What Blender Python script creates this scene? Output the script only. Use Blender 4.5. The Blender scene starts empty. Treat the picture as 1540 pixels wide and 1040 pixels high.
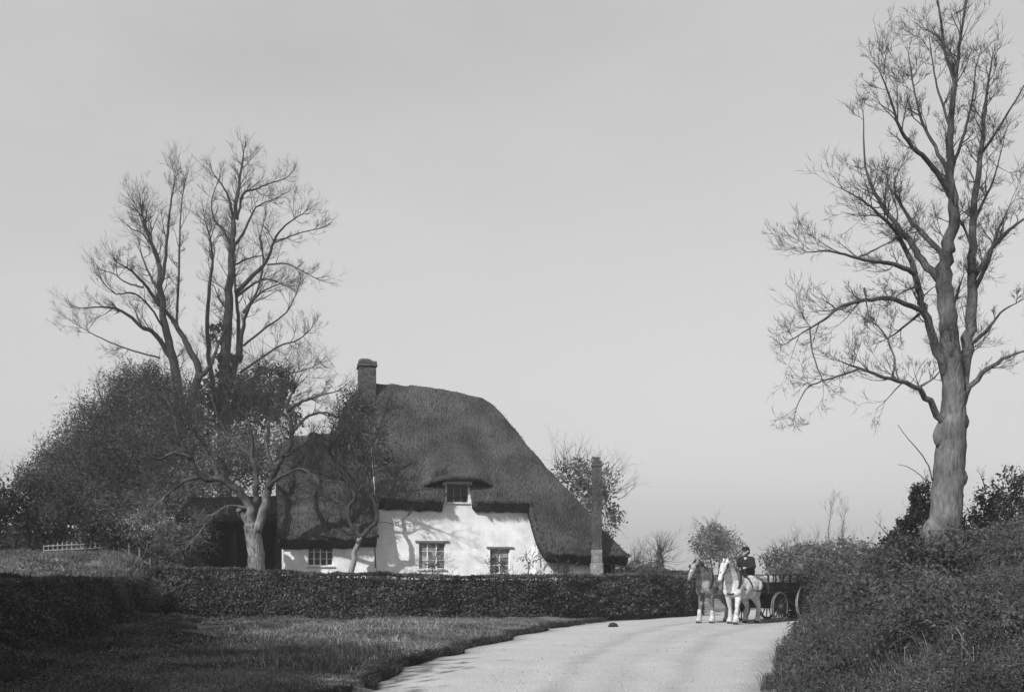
import bpy, bmesh, math, random
import numpy as np
from mathutils import Vector, Matrix, Quaternion
R = math.radians
rng = np.random.default_rng(7); random.seed(7)
SC = bpy.context.scene; COL = SC.collection

# ------------------------------------------------------------------ camera, light
CAMZ = 1.55; FPX = 1540.0; HY = 866.0
cd = bpy.data.cameras.new('camera'); cam = bpy.data.objects.new('camera', cd); COL.objects.link(cam)
cam.location = (0, 0, CAMZ); cam.rotation_euler = (R(90), 0, 0)
cd.sensor_width = 36; cd.lens = 36; cd.shift_y = (HY-520)/1540.0
cd.clip_start = 0.1; cd.clip_end = 4000
SC.camera = cam
SC.view_settings.view_transform = 'Standard'; SC.view_settings.look = 'None'
SC.view_settings.exposure = 0.62; SC.view_settings.gamma = 1
SUNV = Vector((-0.60, -0.80, 0.0)).normalized()*math.cos(R(38)) + Vector((0, 0, math.sin(R(38))))
world = bpy.data.worlds.new('World'); SC.world = world; world.use_nodes = True
nt = world.node_tree; nt.nodes.clear()
sky = nt.nodes.new('ShaderNodeTexSky'); sky.sky_type = 'NISHITA'; sky.sun_disc = False
sky.sun_elevation = R(38); sky.sun_rotation = math.atan2(SUNV.x, SUNV.y)
sky.air_density = 1.0; sky.dust_density = 2.5; sky.ozone_density = 1.0
sep = nt.nodes.new('ShaderNodeSeparateColor'); cmb = nt.nodes.new('ShaderNodeCombineColor')   # black-and-white plate, sensitive to blue
nt.links.new(sky.outputs[0], sep.inputs[0])
for i in range(3): nt.links.new(sep.outputs[2], cmb.inputs[i])
bg = nt.nodes.new('ShaderNodeBackground'); bg.inputs[1].default_value = 0.094
out = nt.nodes.new('ShaderNodeOutputWorld')
tcw = nt.nodes.new('ShaderNodeTexCoord'); mpw = nt.nodes.new('ShaderNodeMapping'); mpw.inputs['Scale'].default_value = (1.2, 1.2, 3.0)   # thin high cloud veil
nzw = nt.nodes.new('ShaderNodeTexNoise'); nzw.inputs['Scale'].default_value = 1.6; nzw.inputs['Detail'].default_value = 7; nzw.inputs['Roughness'].default_value = .5
crw = nt.nodes.new('ShaderNodeMapRange'); crw.inputs[1].default_value = .3; crw.inputs[2].default_value = .7; crw.inputs[3].default_value = .25; crw.inputs[4].default_value = .85
mxw = nt.nodes.new('ShaderNodeMix'); mxw.data_type = 'RGBA'; mxw.inputs[7].default_value = (4.6, 4.6, 4.6, 1)
nt.links.new(tcw.outputs['Generated'], mpw.inputs[0]); nt.links.new(mpw.outputs[0], nzw.inputs[0]); nt.links.new(nzw.outputs[0], crw.inputs[0]); nt.links.new(crw.outputs[0], mxw.inputs[0])
nt.links.new(cmb.outputs[0], mxw.inputs[6])
nt.links.new(mxw.outputs[2], bg.inputs[0]); nt.links.new(bg.outputs[0], out.inputs[0])
sd = bpy.data.lights.new('sun', 'SUN'); sd.energy = 3.6; sd.angle = R(0.55); sd.color = (1, 1, 1)
sun = bpy.data.objects.new('sun', sd); COL.objects.link(sun)
sun.rotation_euler = SUNV.to_track_quat('Z', 'Y').to_euler()
SC.cycles.max_bounces = 6; SC.cycles.transparent_max_bounces = 8; SC.cycles.volume_bounces = 0
SC.cycles.use_adaptive_sampling = True

# ------------------------------------------------------------------ helpers
def P(px, py, Y): return Vector(((px-770)/FPX*Y, Y, CAMZ+(HY-py)/FPX*Y))
def sst(a, b, x):
    t = np.clip((np.asarray(x, float)-a)/(b-a), 0, 1); return t*t*(3-2*t)
def vnoise(x, y, s=1.0, seed=0):
    x = np.asarray(x, float)/s; y = np.asarray(y, float)/s
    xi = np.floor(x).astype(np.int64); yi = np.floor(y).astype(np.int64); fx = x-xi; fy = y-yi
    fx = fx*fx*(3-2*fx); fy = fy*fy*(3-2*fy)
    def h(a, b):
        n = (a*374761393+b*668265263+seed*69069) & 0x7fffffff
        n = ((n ^ (n >> 13))*1274126177) & 0x7fffffff
        return ((n ^ (n >> 16)) & 0xffff)/65535.0
    return (h(xi, yi)*(1-fx)+h(xi+1, yi)*fx)*(1-fy)+(h(xi, yi+1)*(1-fx)+h(xi+1, yi+1)*fx)*fy
def tag(o, label=None, cat=None, group=None, kind=None):
    if label: o['label'] = label
    if cat: o['category'] = cat
    if group: o['group'] = group
    if kind: o['kind'] = kind
    return o
def empty(name, loc=(0, 0, 0), rz=0, label=None, cat=None, group=None):
    o = bpy.data.objects.new(name, None); COL.objects.link(o); o.location = loc; o.rotation_euler = (0, 0, rz)
    return tag(o, label, cat, group)
def link(name, me, mat, parent=None, smooth=False):
    if mat: me.materials.append(mat)
    o = bpy.data.objects.new(name, me); COL.objects.link(o)
    if parent: o.parent = parent
    if smooth: me.polygons.foreach_set('use_smooth', [True]*len(me.polygons))
    return o
def mesh_np(name, V, Fc, n, mat, parent=None, var=None, smooth=False):
    """V (N,3), Fc flat index array, n verts per face, var per-vertex value"""
    me = bpy.data.meshes.new(name); V = np.asarray(V, np.float32); Fc = np.asarray(Fc, np.int32).ravel(); m = len(Fc)//n
    me.vertices.add(len(V)); me.vertices.foreach_set('co', V.ravel())
    me.loops.add(len(Fc)); me.loops.foreach_set('vertex_index', Fc)
    me.polygons.add(m); me.polygons.foreach_set('loop_start', np.arange(m, dtype=np.int32)*n)
    me.update(calc_edges=True)
    if var is not None:
        a = me.attributes.new('v', 'FLOAT', 'POINT'); a.data.foreach_set('value', np.asarray(var, np.float32))
    me.validate()
    return link(name, me, mat, parent, smooth)
class MB:
    def __init__(s): s.v = []; s.f = []
    def add(s, vs, fs):
        b = len(s.v); s.v += [tuple(p) for p in vs]; s.f += [tuple(b+i for i in f) for f in fs]; return s
    def box(s, a, b, M=None):
        x0, y0, z0 = a; x1, y1, z1 = b
        vs = [Vector(p) for p in ((x0,y0,z0),(x1,y0,z0),(x1,y1,z0),(x0,y1,z0),(x0,y0,z1),(x1,y0,z1),(x1,y1,z1),(x0,y1,z1))]
        if M: vs = [M @ p for p in vs]
        return s.add(vs, [(0,3,2,1),(4,5,6,7),(0,1,5,4),(1,2,6,5),(2,3,7,6),(3,0,4,7)])
    def tube(s, pts, rad, n=6, caps=True):
        pts = [Vector(p) for p in pts]; k = len(pts)
        if not hasattr(rad, '__len__'): rad = [rad]*k
        up = None; rings = []
        for i, p in enumerate(pts):
            t = (pts[min(i+1, k-1)]-pts[max(i-1, 0)])
            t = t.normalized() if t.length > 1e-9 else Vector((0, 0, 1))
            if up is None: up = t.orthogonal().normalized()
            a = up-t*up.dot(t)
            up = a.normalized() if a.length > 1e-6 else t.orthogonal().normalized()
            b = t.cross(up)
            rings.append([p+(up*math.cos(2*math.pi*j/n)+b*math.sin(2*math.pi*j/n))*rad[i] for j in range(n)])
        vs = [q for r in rings for q in r]; fs = []
        for i in range(k-1):
            for j in range(n):
                fs.append((i*n+j, i*n+(j+1) % n, (i+1)*n+(j+1) % n, (i+1)*n+j))
        if caps and n > 2: fs += [tuple(range(n-1, -1, -1)), tuple((k-1)*n+j for j in range(n))]
        return s.add(vs, fs)
    def build(s, name, mat, parent=None, smooth=False, bevel=0):
        me = bpy.data.meshes.new(name); me.from_pydata(s.v, [], s.f); me.update()
        o = link(name, me, mat, parent, smooth)
        if bevel:
            m = o.modifiers.new('b', 'BEVEL'); m.width = bevel; m.segments = 2; m.limit_method = 'ANGLE'
        return o

# ------------------------------------------------------------------ materials
def g3(v): return (v, v, v, 1)
def mat(name, a, b=None, scale=3.0, detail=6, rough=0.9, bump=0.0, bscale=None, stretch=None, big=0.0, bigscale=0.4, dist=0.05):
    m = bpy.data.materials.new(name); m.use_nodes = True; n = m.node_tree.nodes; l = m.node_tree.links
    bs = n['Principled BSDF']; bs.inputs['Roughness'].default_value = rough; bs.inputs['Specular IOR Level'].default_value = 0.03 if rough >= .85 else .3
    if b is None: b = a*1.25
    tc = n.new('ShaderNodeTexCoord'); mp = n.new('ShaderNodeMapping'); l.new(tc.outputs['Object'], mp.inputs[0])
    if stretch: mp.inputs['Scale'].default_value = stretch
    nz = n.new('ShaderNodeTexNoise'); nz.inputs['Scale'].default_value = scale; nz.inputs['Detail'].default_value = detail; nz.inputs['Roughness'].default_value = 0.65
    l.new(mp.outputs[0], nz.inputs[0])
    cr = n.new('ShaderNodeValToRGB'); cr.color_ramp.elements[0].position = 0.32; cr.color_ramp.elements[1].position = 0.68
    cr.color_ramp.elements[0].color = g3(a); cr.color_ramp.elements[1].color = g3(b); l.new(nz.outputs[0], cr.inputs[0])
    last = cr.outputs[0]
    if big:
        n2 = n.new('ShaderNodeTexNoise'); n2.inputs['Scale'].default_value = bigscale; n2.inputs['Detail'].default_value = 4
        l.new(tc.outputs['Object'], n2.inputs[0])
        c2 = n.new('ShaderNodeValToRGB'); c2.color_ramp.elements[0].position = 0.35; c2.color_ramp.elements[1].position = 0.65
        c2.color_ramp.elements[0].color = g3(1-big); c2.color_ramp.elements[1].color = g3(1+big*0.6); l.new(n2.outputs[0], c2.inputs[0])
        mx = n.new('ShaderNodeMix'); mx.data_type = 'RGBA'; mx.blend_type = 'MULTIPLY'; mx.inputs[0].default_value = 1
        l.new(last, mx.inputs[6]); l.new(c2.outputs[0], mx.inputs[7]); last = mx.outputs[2]
    l.new(last, bs.inputs['Base Color'])
    if bump:
        nb = n.new('ShaderNodeTexNoise'); nb.inputs['Scale'].default_value = bscale or scale*3; nb.inputs['Detail'].default_value = 5
        l.new(mp.outputs[0], nb.inputs[0])
        bp = n.new('ShaderNodeBump'); bp.inputs['Strength'].default_value = bump; bp.inputs['Distance'].default_value = dist
        l.new(nb.outputs[0], bp.inputs['Height']); l.new(bp.outputs[0], bs.inputs['Normal'])
    return m
def leafmat(name, a, b, transl=0.25):
    m = bpy.data.materials.new(name); m.use_nodes = True; n = m.node_tree.nodes; l = m.node_tree.links; n.clear()
    at = n.new('ShaderNodeAttribute'); at.attribute_name = 'v'
    cr = n.new('ShaderNodeValToRGB'); cr.color_ramp.elements[0].color = g3(a); cr.color_ramp.elements[1].color = g3(b)
    l.new(at.outputs['Fac'], cr.inputs[0])
    d = n.new('ShaderNodeBsdfDiffuse'); t = n.new('ShaderNodeBsdfTranslucent'); mx = n.new('ShaderNodeMixShader'); mx.inputs[0].default_value = transl
    o = n.new('ShaderNodeOutputMaterial')
    l.new(cr.outputs[0], d.inputs[0]); l.new(cr.outputs[0], t.inputs[0]); l.new(d.outputs[0], mx.inputs[1]); l.new(t.outputs[0], mx.inputs[2]); l.new(mx.outputs[0], o.inputs[0])
    return m
M = dict(
    soil=mat('soil_grass', 0.08, 0.22, 1.2, rough=1, bump=0.8, bscale=9, big=0.4, bigscale=0.35),
    road=mat('road_gravel', 0.27, 0.44, 26, 12, rough=1, bump=0.7, bscale=30, big=0.06, bigscale=0.9, dist=0.02),
    thatch=mat('thatch', 0.034, 0.108, 8.5, 9, rough=1, bump=1.0, bscale=9, stretch=(3.2, 0.8, 0.8), big=0.4, bigscale=0.7, dist=0.12),
    wall=mat('limewash', 0.60, 0.76, 2.2, 10, rough=1, bump=0.4, bscale=9, big=0.10, bigscale=1.1, dist=0.02),
    rail=mat('flaking_paint', .10, .26, 9), limed=mat('stained_limewash', 0.14, 0.30, 3, 8, bump=.5, big=.3, bigscale=1.5), brickp=mat('stack_brick', 0.05, 0.12, 9, 6, bump=.8, bscale=14, big=.3, bigscale=1.2), brick=mat('old_brick', 0.035, 0.10, 7, 6, rough=1, bump=0.7, bscale=14),
    black=mat('tar_and_shade', 0.003, 0.008, 4, rough=1, stretch=(1, 1, 6)),  # tar black, with the shed's inner shade put into the tone too
    white=mat('white_paint', 0.55, 0.7, 3),
    glass=mat('dark_pane', 0.008, 0.02, 1, rough=0.12), glassl=mat('painted_reflection_pane', 0.01, 0.36, 3.2, 3, rough=0.15),  # second pane: reflections painted as pale mottling in the colour
    timber=mat('weathered_timber', 0.09, 0.2, 4, stretch=(3, 3, 0.4), bump=0.4),
    pole=mat('grey_pole', 0.16, 0.26, 4, stretch=(4, 4, 0.4), bump=0.4),
    bark=mat('bark', 0.035, 0.085, 6, 8, bump=1.0, bscale=9, stretch=(2, 2, 0.5), big=0.3, bigscale=1.0),
    barkl=mat('pale_bark', 0.13, 0.32, 6, 8, bump=0.9, bscale=9, stretch=(2, 2, 0.5), big=0.35, bigscale=1.6),
    twig=mat('twig_bark', 0.03, 0.06, 5), twigf=mat('far_twig', 0.06, 0.10, 5),
    core=mat('painted_inner_shade', 0.012, 0.03, 6),  # for hedge cores: shade between the leaves painted as dark colour
    hedge=leafmat('hedge_leaf', 0.010, 0.15), ever=leafmat('evergreen_leaf', 0.02, 0.075), bush=leafmat('scrub_leaf', 0.026, 0.125),
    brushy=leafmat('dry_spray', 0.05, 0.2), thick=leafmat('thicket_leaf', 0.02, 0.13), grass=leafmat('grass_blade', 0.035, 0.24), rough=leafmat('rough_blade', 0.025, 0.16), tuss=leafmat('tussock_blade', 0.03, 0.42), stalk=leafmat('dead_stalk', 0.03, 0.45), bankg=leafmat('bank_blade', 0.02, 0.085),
    horseg=mat('grey_horse_coat', 0.38, 0.72, 11, 3, rough=0.7, big=0.3, bigscale=2.5), horseb=mat('roan_horse_coat', 0.07, 0.26, 8, 3, rough=0.5, big=.4, bigscale=2.0),
    feather=mat('white_hair', 0.28, 0.6, 16, big=.3, bigscale=5), hair=mat('dark_hair', 0.02, 0.04, 12), hairg=mat('grey_hair', 0.18, 0.32, 12),
    leather=mat('black_leather', 0.012, 0.03, 6, rough=0.5), cloth=mat('dark_cloth', 0.012, 0.028, 8), skin=mat('skin', 0.32, 0.36, 4), trouser=mat('brown_cord', 0.05, 0.09, 8),
    wagon=mat('wagon_paint', 0.02, 0.05, 4, rough=0.8), iron=mat('worn_iron', 0.12, 0.3, 8, rough=0.45), sack=mat('sacking', 0.4, 0.55, 12, bump=0.6),
    pebble=mat('loose_stone', 0.2, 0.5, 3), stone=mat('dung', 0.02, 0.05, 8, bump=0.6),
)

_n = M['road'].node_tree.nodes; _l = M['road'].node_tree.links; _b = _n['Principled BSDF']; _s = _b.inputs['Base Color'].links[0].from_socket
_a = _n.new('ShaderNodeAttribute'); _a.attribute_name = 'v'; _m = _n.new('ShaderNodeMix'); _m.data_type = 'RGBA'; _m.blend_type = 'MULTIPLY'; _m.inputs[0].default_value = 1   # worn wheel tracks
_l.new(_s, _m.inputs[6]); _l.new(_a.outputs['Fac'], _m.inputs[7]); _l.new(_m.outputs[2], _b.inputs['Base Color'])
# ------------------------------------------------------------------ terrain
LY = [0, 5, 11, 13.7, 17.8, 21.9, 25.4, 28.4, 31.4, 36.2, 40.5, 46, 54, 70, 90, 140]; LX = [-5.2, -3.9, -2.5, -2.05, -1.73, -1.0, -.16, .55, 1.35, 3.6, 6.1, 9.5, 15, 30, 60, 160]
RY = [0, 8, 13.7, 19.3, 25.4, 31, 35, 41, 49, 68, 90, 140]; RX = [1.3, 2.5, 3.45, 4.9, 6.9, 10.0, 12.3, 18, 27, 52, 90, 200]
BY = [0, 5, 14, 24, 34, 45, 60]; BX = [-4.6, -5.4, -7.2, -9.4, -12.2, -14, -15]
def XL(Y): return np.interp(Y, LY, LX)+(vnoise(Y, np.zeros_like(Y), 1.1, 3)-.5)*.35+(vnoise(Y, np.zeros_like(Y), .4, 4)-.5)*.12
def XR(Y): return np.interp(Y, RY, RX)+(vnoise(Y, np.zeros_like(Y), 1.3, 5)-.5)*.3
def ground_h(X, Y):
    X = np.asarray(X, float); Y = np.asarray(Y, float)
    dl = XL(Y)-X; dr = X-XR(Y)
    h = np.full(X.shape, -0.05)
    lump = (vnoise(X, Y, 2.3, 1)-.5)*.16+(vnoise(X, Y, .7, 2)-.5)*.13
    near = sst(140, 60, Y)
    h = np.where(dl > 0, -0.05+sst(0, .25, dl)*0.13+sst(.2, 2.0, dl)*(.06+lump), h)
    bank = sst(-0.3, 2.6, np.interp(Y, BY, BX)-X)
    far = sst(33, 47, Y)
    h = h+bank*(1.25+far*1.35+(vnoise(X, Y, 3, 6)-.5)*.3+(vnoise(X, Y, .8, 8)-.5)*.12)*np.where(dl > 0, 1, 0)*sst(110, 60, Y)
    rb = np.clip(dr, 0, None)
    rh = (1.45*sst(0, 2.3, rb)+.80*sst(1.8, 5.0, rb))*(1-.35*sst(30, 42, Y))*sst(140, 60, Y)*(.66+.34*sst(9, 23, Y))
    h = np.where(dr > 0, -0.05+sst(0, .4, dr)*.1+rh+rh*((vnoise(X, Y, 1.6, 9)-.5)*.35), h)
    return h
def axis(a, b, s, far):
    c = list(np.arange(a, b+1e-6, s)); e = []
    st = s; x = b
    while x < far: st *= 1.35; x += st; e.append(x)
    f = []; st = s; x = a
    while x > -far: st *= 1.35; x -= st; f.append(x)
    return np.array(f[::-1]+c+e)
gx = axis(-22, 20, .2, 800); gy = axis(2, 62, .24, 800)
GX, GY = np.meshgrid(gx, gy); GZ = ground_h(GX, np.clip(GY, 0, 200)); GZ = np.where(GY > 190, 0, GZ)
nx, ny = len(gx), len(gy); I = np.arange(nx*ny).reshape(ny, nx)
Q = np.stack([I[:-1, :-1], I[:-1, 1:], I[1:, 1:], I[1:, :-1]], -1).reshape(-1, 4)
g = mesh_np('ground', np.stack([GX, GY, GZ], -1).reshape(-1, 3), Q, 4, M['soil'], smooth=True); tag(g, kind='structure')
ys = np.concatenate([np.arange(-6, 62, .25), np.arange(62, 140, 2.0)]); ts = np.linspace(0, 1, 61)
xl, xr = XL(ys), XR(ys); xl = np.where(ys < 0, xl, xl)
RXX = xl[:, None]*(1-ts)+xr[:, None]*ts; RYY = np.repeat(ys[:, None], 61, 1)
RZ = -0.035+0.07*(1-(2*ts-1)**2)[None, :]+(vnoise(RXX, RYY, 1.2, 11)-.5)*.025-.02*np.exp(-((ts-.36)/.05)**2)[None, :]-.02*np.exp(-((ts-.62)/.05)**2)[None, :]
I = np.arange(len(ys)*61).reshape(len(ys), 61)
Q = np.stack([I[:-1, :-1], I[:-1, 1:], I[1:, 1:], I[1:, :-1]], -1).reshape(-1, 4)
rutc = .42+.06*np.sin(ys*.13)[:, None]; TS = np.repeat(ts[None, :], len(ys), 0)
rut = np.exp(-((TS-rutc)/.035)**2)+np.exp(-((TS-rutc-.30)/.035)**2); wear = np.clip(1-.18*rut*(.5+.8*vnoise(RXX, RYY, 1.7, 13))-.14*np.exp(-((TS-rutc-.15)/.05)**2)*vnoise(RXX, RYY, 2.5, 14)-.35*sst(.10, 0, TS)-.35*sst(.9, 1, TS), .4, 1)
RZ = RZ-.02*rut
rd = mesh_np('road', np.stack([RXX, RYY, RZ], -1).reshape(-1, 3), Q, 4, M['road'], var=wear.ravel(), smooth=True); tag(rd, kind='structure')
def gh(x, y): return float(ground_h(np.array([x]), np.array([y]))[0])

# ------------------------------------------------------------------ foliage tools
def leaves(C, size, flat=0.0, aspect=0.55):
    """leaf quads at centres C; returns V,F"""
    n = len(C); a = rng.normal(size=(n, 3)); a[:, 2] *= (1-flat); a /= np.linalg.norm(a, axis=1)[:, None]+1e-9
    b = rng.normal(size=(n, 3)); b -= a*(a*b).sum(1)[:, None]; b /= np.linalg.norm(b, axis=1)[:, None]+1e-9
    s = (size*(0.6+0.8*rng.random(n)))[:, None]; a = a*s; b = b*s*aspect
    V = np.stack([C-a, C-b*.9, C+a, C+b*.9], 1).reshape(-1, 3); return V, np.arange(4*n)
def leafobj(name, C, size, m, parent=None, flat=0, aspect=.55, clump=.8, seed=0):
    C = np.asarray(C); V, F_ = leaves(C, size, flat, aspect)
    v = np.clip(.55*vnoise(C[:, 0]+C[:, 2]*.7, C[:, 1]*.5+C[:, 2], clump, seed)+.6*rng.random(len(C))**1.6, 0, 1)
    return mesh_np(name, V, F_, 4, m, parent, var=np.repeat(v, 4))
def blob(c, r, n, shell=.55, rag=.35, seed=0):
    """points in a ragged ellipsoid crown, gathered in clumps"""
    c = np.array(c, float); r = np.array(r, float)
    k = max(12, n//90); d = rng.normal(size=(k, 3)); d /= np.linalg.norm(d, axis=1)[:, None]
    rad = shell+(1-shell)*rng.random(k)**.6; rad *= 1+rag*(rng.random(k)-.6)
    cc = d*rad[:, None]; idx = rng.integers(0, k, n); off = rng.normal(size=(n, 3))*.17
    return c+(cc[idx]+off)*r
def blades(name, X, Y, L, W, m, parent=None, lean=.45, zoff=0, label=None, z=None, brightfrac=0.0):
    n = len(X); Z = (ground_h(X, Y) if z is None else z)+zoff-.02
    a = rng.random(n)*2*math.pi; ln = L*(.5+rng.random(n)); w = W*(.6+.8*rng.random(n))
    side = np.stack([np.cos(a), np.sin(a), np.zeros(n)], 1)*w[:, None]
    b = rng.random(n)*2*math.pi; le = lean*rng.random(n)*ln; d = np.stack([np.cos(b)*le, np.sin(b)*le, np.zeros(n)], 1)
    base = np.stack([X, Y, Z], 1); up = np.zeros((n, 3)); up[:, 2] = ln
    m1 = base+d*.35+up*.55; tip = base+d+up*(1-.3*lean)
    V = np.stack([base-side, base+side, m1+side*.8, m1-side*.8, tip], 1).reshape(-1, 3)
    i = np.arange(n)[:, None]*5; Q1 = (i+np.array([0, 1, 2, 3])); Q2 = (i+np.array([3, 2, 4, 4]))
    me = bpy.data.meshes.new(name); T = np.concatenate([i+np.array([0, 1, 2]), i+np.array([0, 2, 3]), i+np.array([3, 2, 4])])
    v = np.clip(.5*vnoise(X, Y, 1.3, 21)+.55*rng.random(n)**1.5, 0, .85)
    if brightfrac: v = np.where(rng.random(n) < brightfrac, 1.0, v*.8)
    return mesh_np(name, V, T, 3, m, parent, var=np.repeat(v, 5))

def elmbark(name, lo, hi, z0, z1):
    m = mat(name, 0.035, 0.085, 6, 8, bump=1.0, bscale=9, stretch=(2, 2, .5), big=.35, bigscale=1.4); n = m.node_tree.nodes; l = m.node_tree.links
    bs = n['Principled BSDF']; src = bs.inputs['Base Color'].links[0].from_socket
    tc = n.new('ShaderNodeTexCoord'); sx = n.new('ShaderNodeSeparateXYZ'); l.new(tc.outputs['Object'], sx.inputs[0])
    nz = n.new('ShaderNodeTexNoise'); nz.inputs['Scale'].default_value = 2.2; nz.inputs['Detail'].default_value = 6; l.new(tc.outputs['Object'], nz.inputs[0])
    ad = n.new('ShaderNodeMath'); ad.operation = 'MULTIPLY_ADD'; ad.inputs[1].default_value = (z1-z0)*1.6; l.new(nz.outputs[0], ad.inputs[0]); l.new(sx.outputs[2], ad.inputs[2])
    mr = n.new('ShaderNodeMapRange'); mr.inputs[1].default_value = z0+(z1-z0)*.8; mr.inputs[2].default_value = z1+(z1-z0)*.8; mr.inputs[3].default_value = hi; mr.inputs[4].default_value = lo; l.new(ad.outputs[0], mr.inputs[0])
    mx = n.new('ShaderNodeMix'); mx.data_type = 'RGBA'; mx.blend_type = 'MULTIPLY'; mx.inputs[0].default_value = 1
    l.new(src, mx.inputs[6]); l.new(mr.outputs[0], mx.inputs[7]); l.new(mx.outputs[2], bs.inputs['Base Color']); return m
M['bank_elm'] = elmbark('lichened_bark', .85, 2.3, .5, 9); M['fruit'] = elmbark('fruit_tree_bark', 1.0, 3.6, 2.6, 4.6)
class Bare:
    def __init__(s, seed): s.tr = MB(); s.cr = MB(); s.rd = random.Random(seed); s.limbs = []; s.pts = []
    def smooth(s, pts, rad, k=4):
        o = []; ro = []; n = len(pts)
        for i in range(n-1):
            p0 = pts[max(i-1, 0)]; p1 = pts[i]; p2 = pts[i+1]; p3 = pts[min(i+2, n-1)]
            for j in range(k):
                t = j/k; o.append(.5*((2*p1)+(p2-p0)*t+(2*p0-5*p1+4*p2-p3)*t*t+(3*p1-p0-3*p2+p3)*t**3)); ro.append(rad[i]*(1-t)+rad[i+1]*t)
        o.append(pts[-1]); ro.append(rad[-1])
        for i in range(1, len(o)-1): o[i] = o[i]+Vector((s.rd.uniform(-1, 1), s.rd.uniform(-1, 1), s.rd.uniform(-1, 1)))*min(ro[i]*.45, .05 if ro[i] < .2 else .022)
        return o, ro
    def limb(s, pix, Y0, Y1, r0, r1, trunk=False, sides=7, tw=1.0, power=1.0):
        n = len(pix); pts = [P(px, py, Y0+(Y1-Y0)*i/(n-1)) for i, (px, py) in enumerate(pix)]
        return s.limb3(pts, r0, r1, trunk, sides, tw, power)
    def limb3(s, pts, r0, r1, trunk=False, sides=7, tw=1.0, power=1.0):
        n = len(pts); rad = [r0+(r1-r0)*(i/(n-1))**power for i in range(n)]
        o, ro = s.smooth([Vector(p) for p in pts], rad)
        (s.tr if trunk else s.cr).tube(o, ro, sides, caps=True); s.limbs.append((o, ro, tw)); return o
    def grow(s, p, d, L, r, lvl, up=.25, wig=.3, curve=None):
        k = 4 if lvl else 3; pts = [p]; d = d.normalized()
        for i in range(k):
            d = (d+Vector((s.rd.uniform(-1, 1), s.rd.uniform(-1, 1), s.rd.uniform(-1, 1)))*wig*.5+Vector((0, 0, up*.35))).normalized()
            pts.append(pts[-1]+d*L/k)
        rad = [r*(1-.8*i/k) for i in range(k+1)]
        s.cr.tube(pts, rad, 5 if r > .03 else (4 if r > .012 else 3), caps=False); s.pts.append(pts[-1])
        if lvl > 0: s.spawn(pts, rad, L, lvl, up, wig)
    def spawn(s, pts, rad, L, lvl, up=.25, wig=.3, n=None, lo=.15, ang=(18, 48), lf=(.5, .85), minr=.004):
        n = n or s.rd.randint(3, 5)
        for _ in range(n):
            t = s.rd.uniform(lo, 1)*(len(pts)-1); i = min(int(t), len(pts)-2); f = t-i
            p = pts[i].lerp(pts[i+1], f); tan = (pts[i+1]-pts[i]).normalized()
            ax = tan.orthogonal().normalized(); ax.rotate(Quaternion(tan, s.rd.uniform(0, 2*math.pi)))
            d = tan.copy(); d.rotate(Quaternion(ax, R(s.rd.uniform(*ang))))
            r = rad[i]*s.rd.uniform(.45, .7)
            s.grow(p, d, L*s.rd.uniform(*lf)*(1-.25*t/(len(pts)-1)), max(r, minr), lvl-1, up, wig)
    def dress(s, per_m, lvl, Lf, up=.25, wig=.3, maxL=2.5, minr=.004, maxr=.04, lo=.1):
        for o, ro, tw in s.limbs:
            if tw <= 0: continue
            L = sum((o[i+1]-o[i]).length for i in range(len(o)-1)); n = max(3, int(L*per_m*tw)); ed = (o[-1]-o[-3]).normalized()
            for _ in range(3):
                s.grow(o[-1], ed+Vector((s.rd.uniform(-.4, .4), s.rd.uniform(-.4, .4), s.rd.uniform(-.2, .4))), maxL*s.rd.uniform(.4, .8), max(ro[-1]*.8, minr), min(lvl, 2), up, wig*.7)
            for _ in range(n):
                t = s.rd.uniform(lo, 1)**.8*(len(o)-1); i = min(int(t), len(o)-2); p = o[i].lerp(o[i+1], t-i); tan = (o[i+1]-o[i]).normalized()
                ax = tan.orthogonal().normalized(); ax.rotate(Quaternion(tan, s.rd.uniform(0, 2*math.pi)))
                d = tan.copy(); d.rotate(Quaternion(ax, R(s.rd.uniform(25, 65))))
                s.grow(p, d, min(maxL, max(.45*maxL, L*Lf))*s.rd.uniform(.35, 1), min(max(ro[i]*.5, minr*2), maxr), lvl, up, wig)
    def build(s, name, label, cat, mt, mc, loc, group=None):
        e = empty(name, loc, 0, label, cat, group); off = Vector(loc)
        for nm, mb, mm in (('trunk', s.tr, mt), ('crown', s.cr, mc)):
            if mb.v:
                mb.v = [(x-off.x, y-off.y, z-off.z) for x, y, z in mb.v]; mb.build(nm, mm, e, smooth=True)
        return e
def put(o, parent):   # world-coordinate mesh -> child of an unrotated empty
    o.parent = parent; o.location = -parent.location; return o

# ------------------------------------------------------------------ cottage
HA = R(14); HX0, HY0 = (566-770)/FPX*38.0, 38.0
ch, sh_ = math.cos(HA), math.sin(HA)
def hu(px, w=0.0):      # pixel column -> u on the vertical plane at depth w
    k = (px-770)/FPX; ox = HX0-sh_*w; oy = HY0+ch*w
    return (k*oy-ox)/(ch-k*sh_)
def hz(px, py, w=0.0):
    u = hu(px, w); Y = HY0+ch*w+sh_*u; return CAMZ+(HY-py)/FPX*Y
cot = empty('cottage', (HX0, HY0, 0), HA, 'white limewashed cottage under a big dark thatched roof beside the hedge', 'cottage')
WF = -.45; ZE = hz(650, 750, WF); SL = 1.33; RW = 3.3
uR = hu(797, WF); uEnd = hu(944, -.9); uL = hu(418, -.8); uD = hu(689, -.1)
def frontplane(px, py):
    w = 1.0
    for _ in range(40): w = WF+(hz(px, py, w)-ZE)/SL; w = min(max(w, -1), RW)
    return hu(px, w), hz(px, py, w)
sil = [(418, 668), (440, 654), (506, 650), (512, 626), (522, 603), (537, 586), (560, 571), (600, 577), (650, 584), (700, 592), (728, 598), (745, 609), (765, 632), (800, 676), (830, 708), (870, 750), (905, 789), (944, 830)]
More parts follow.
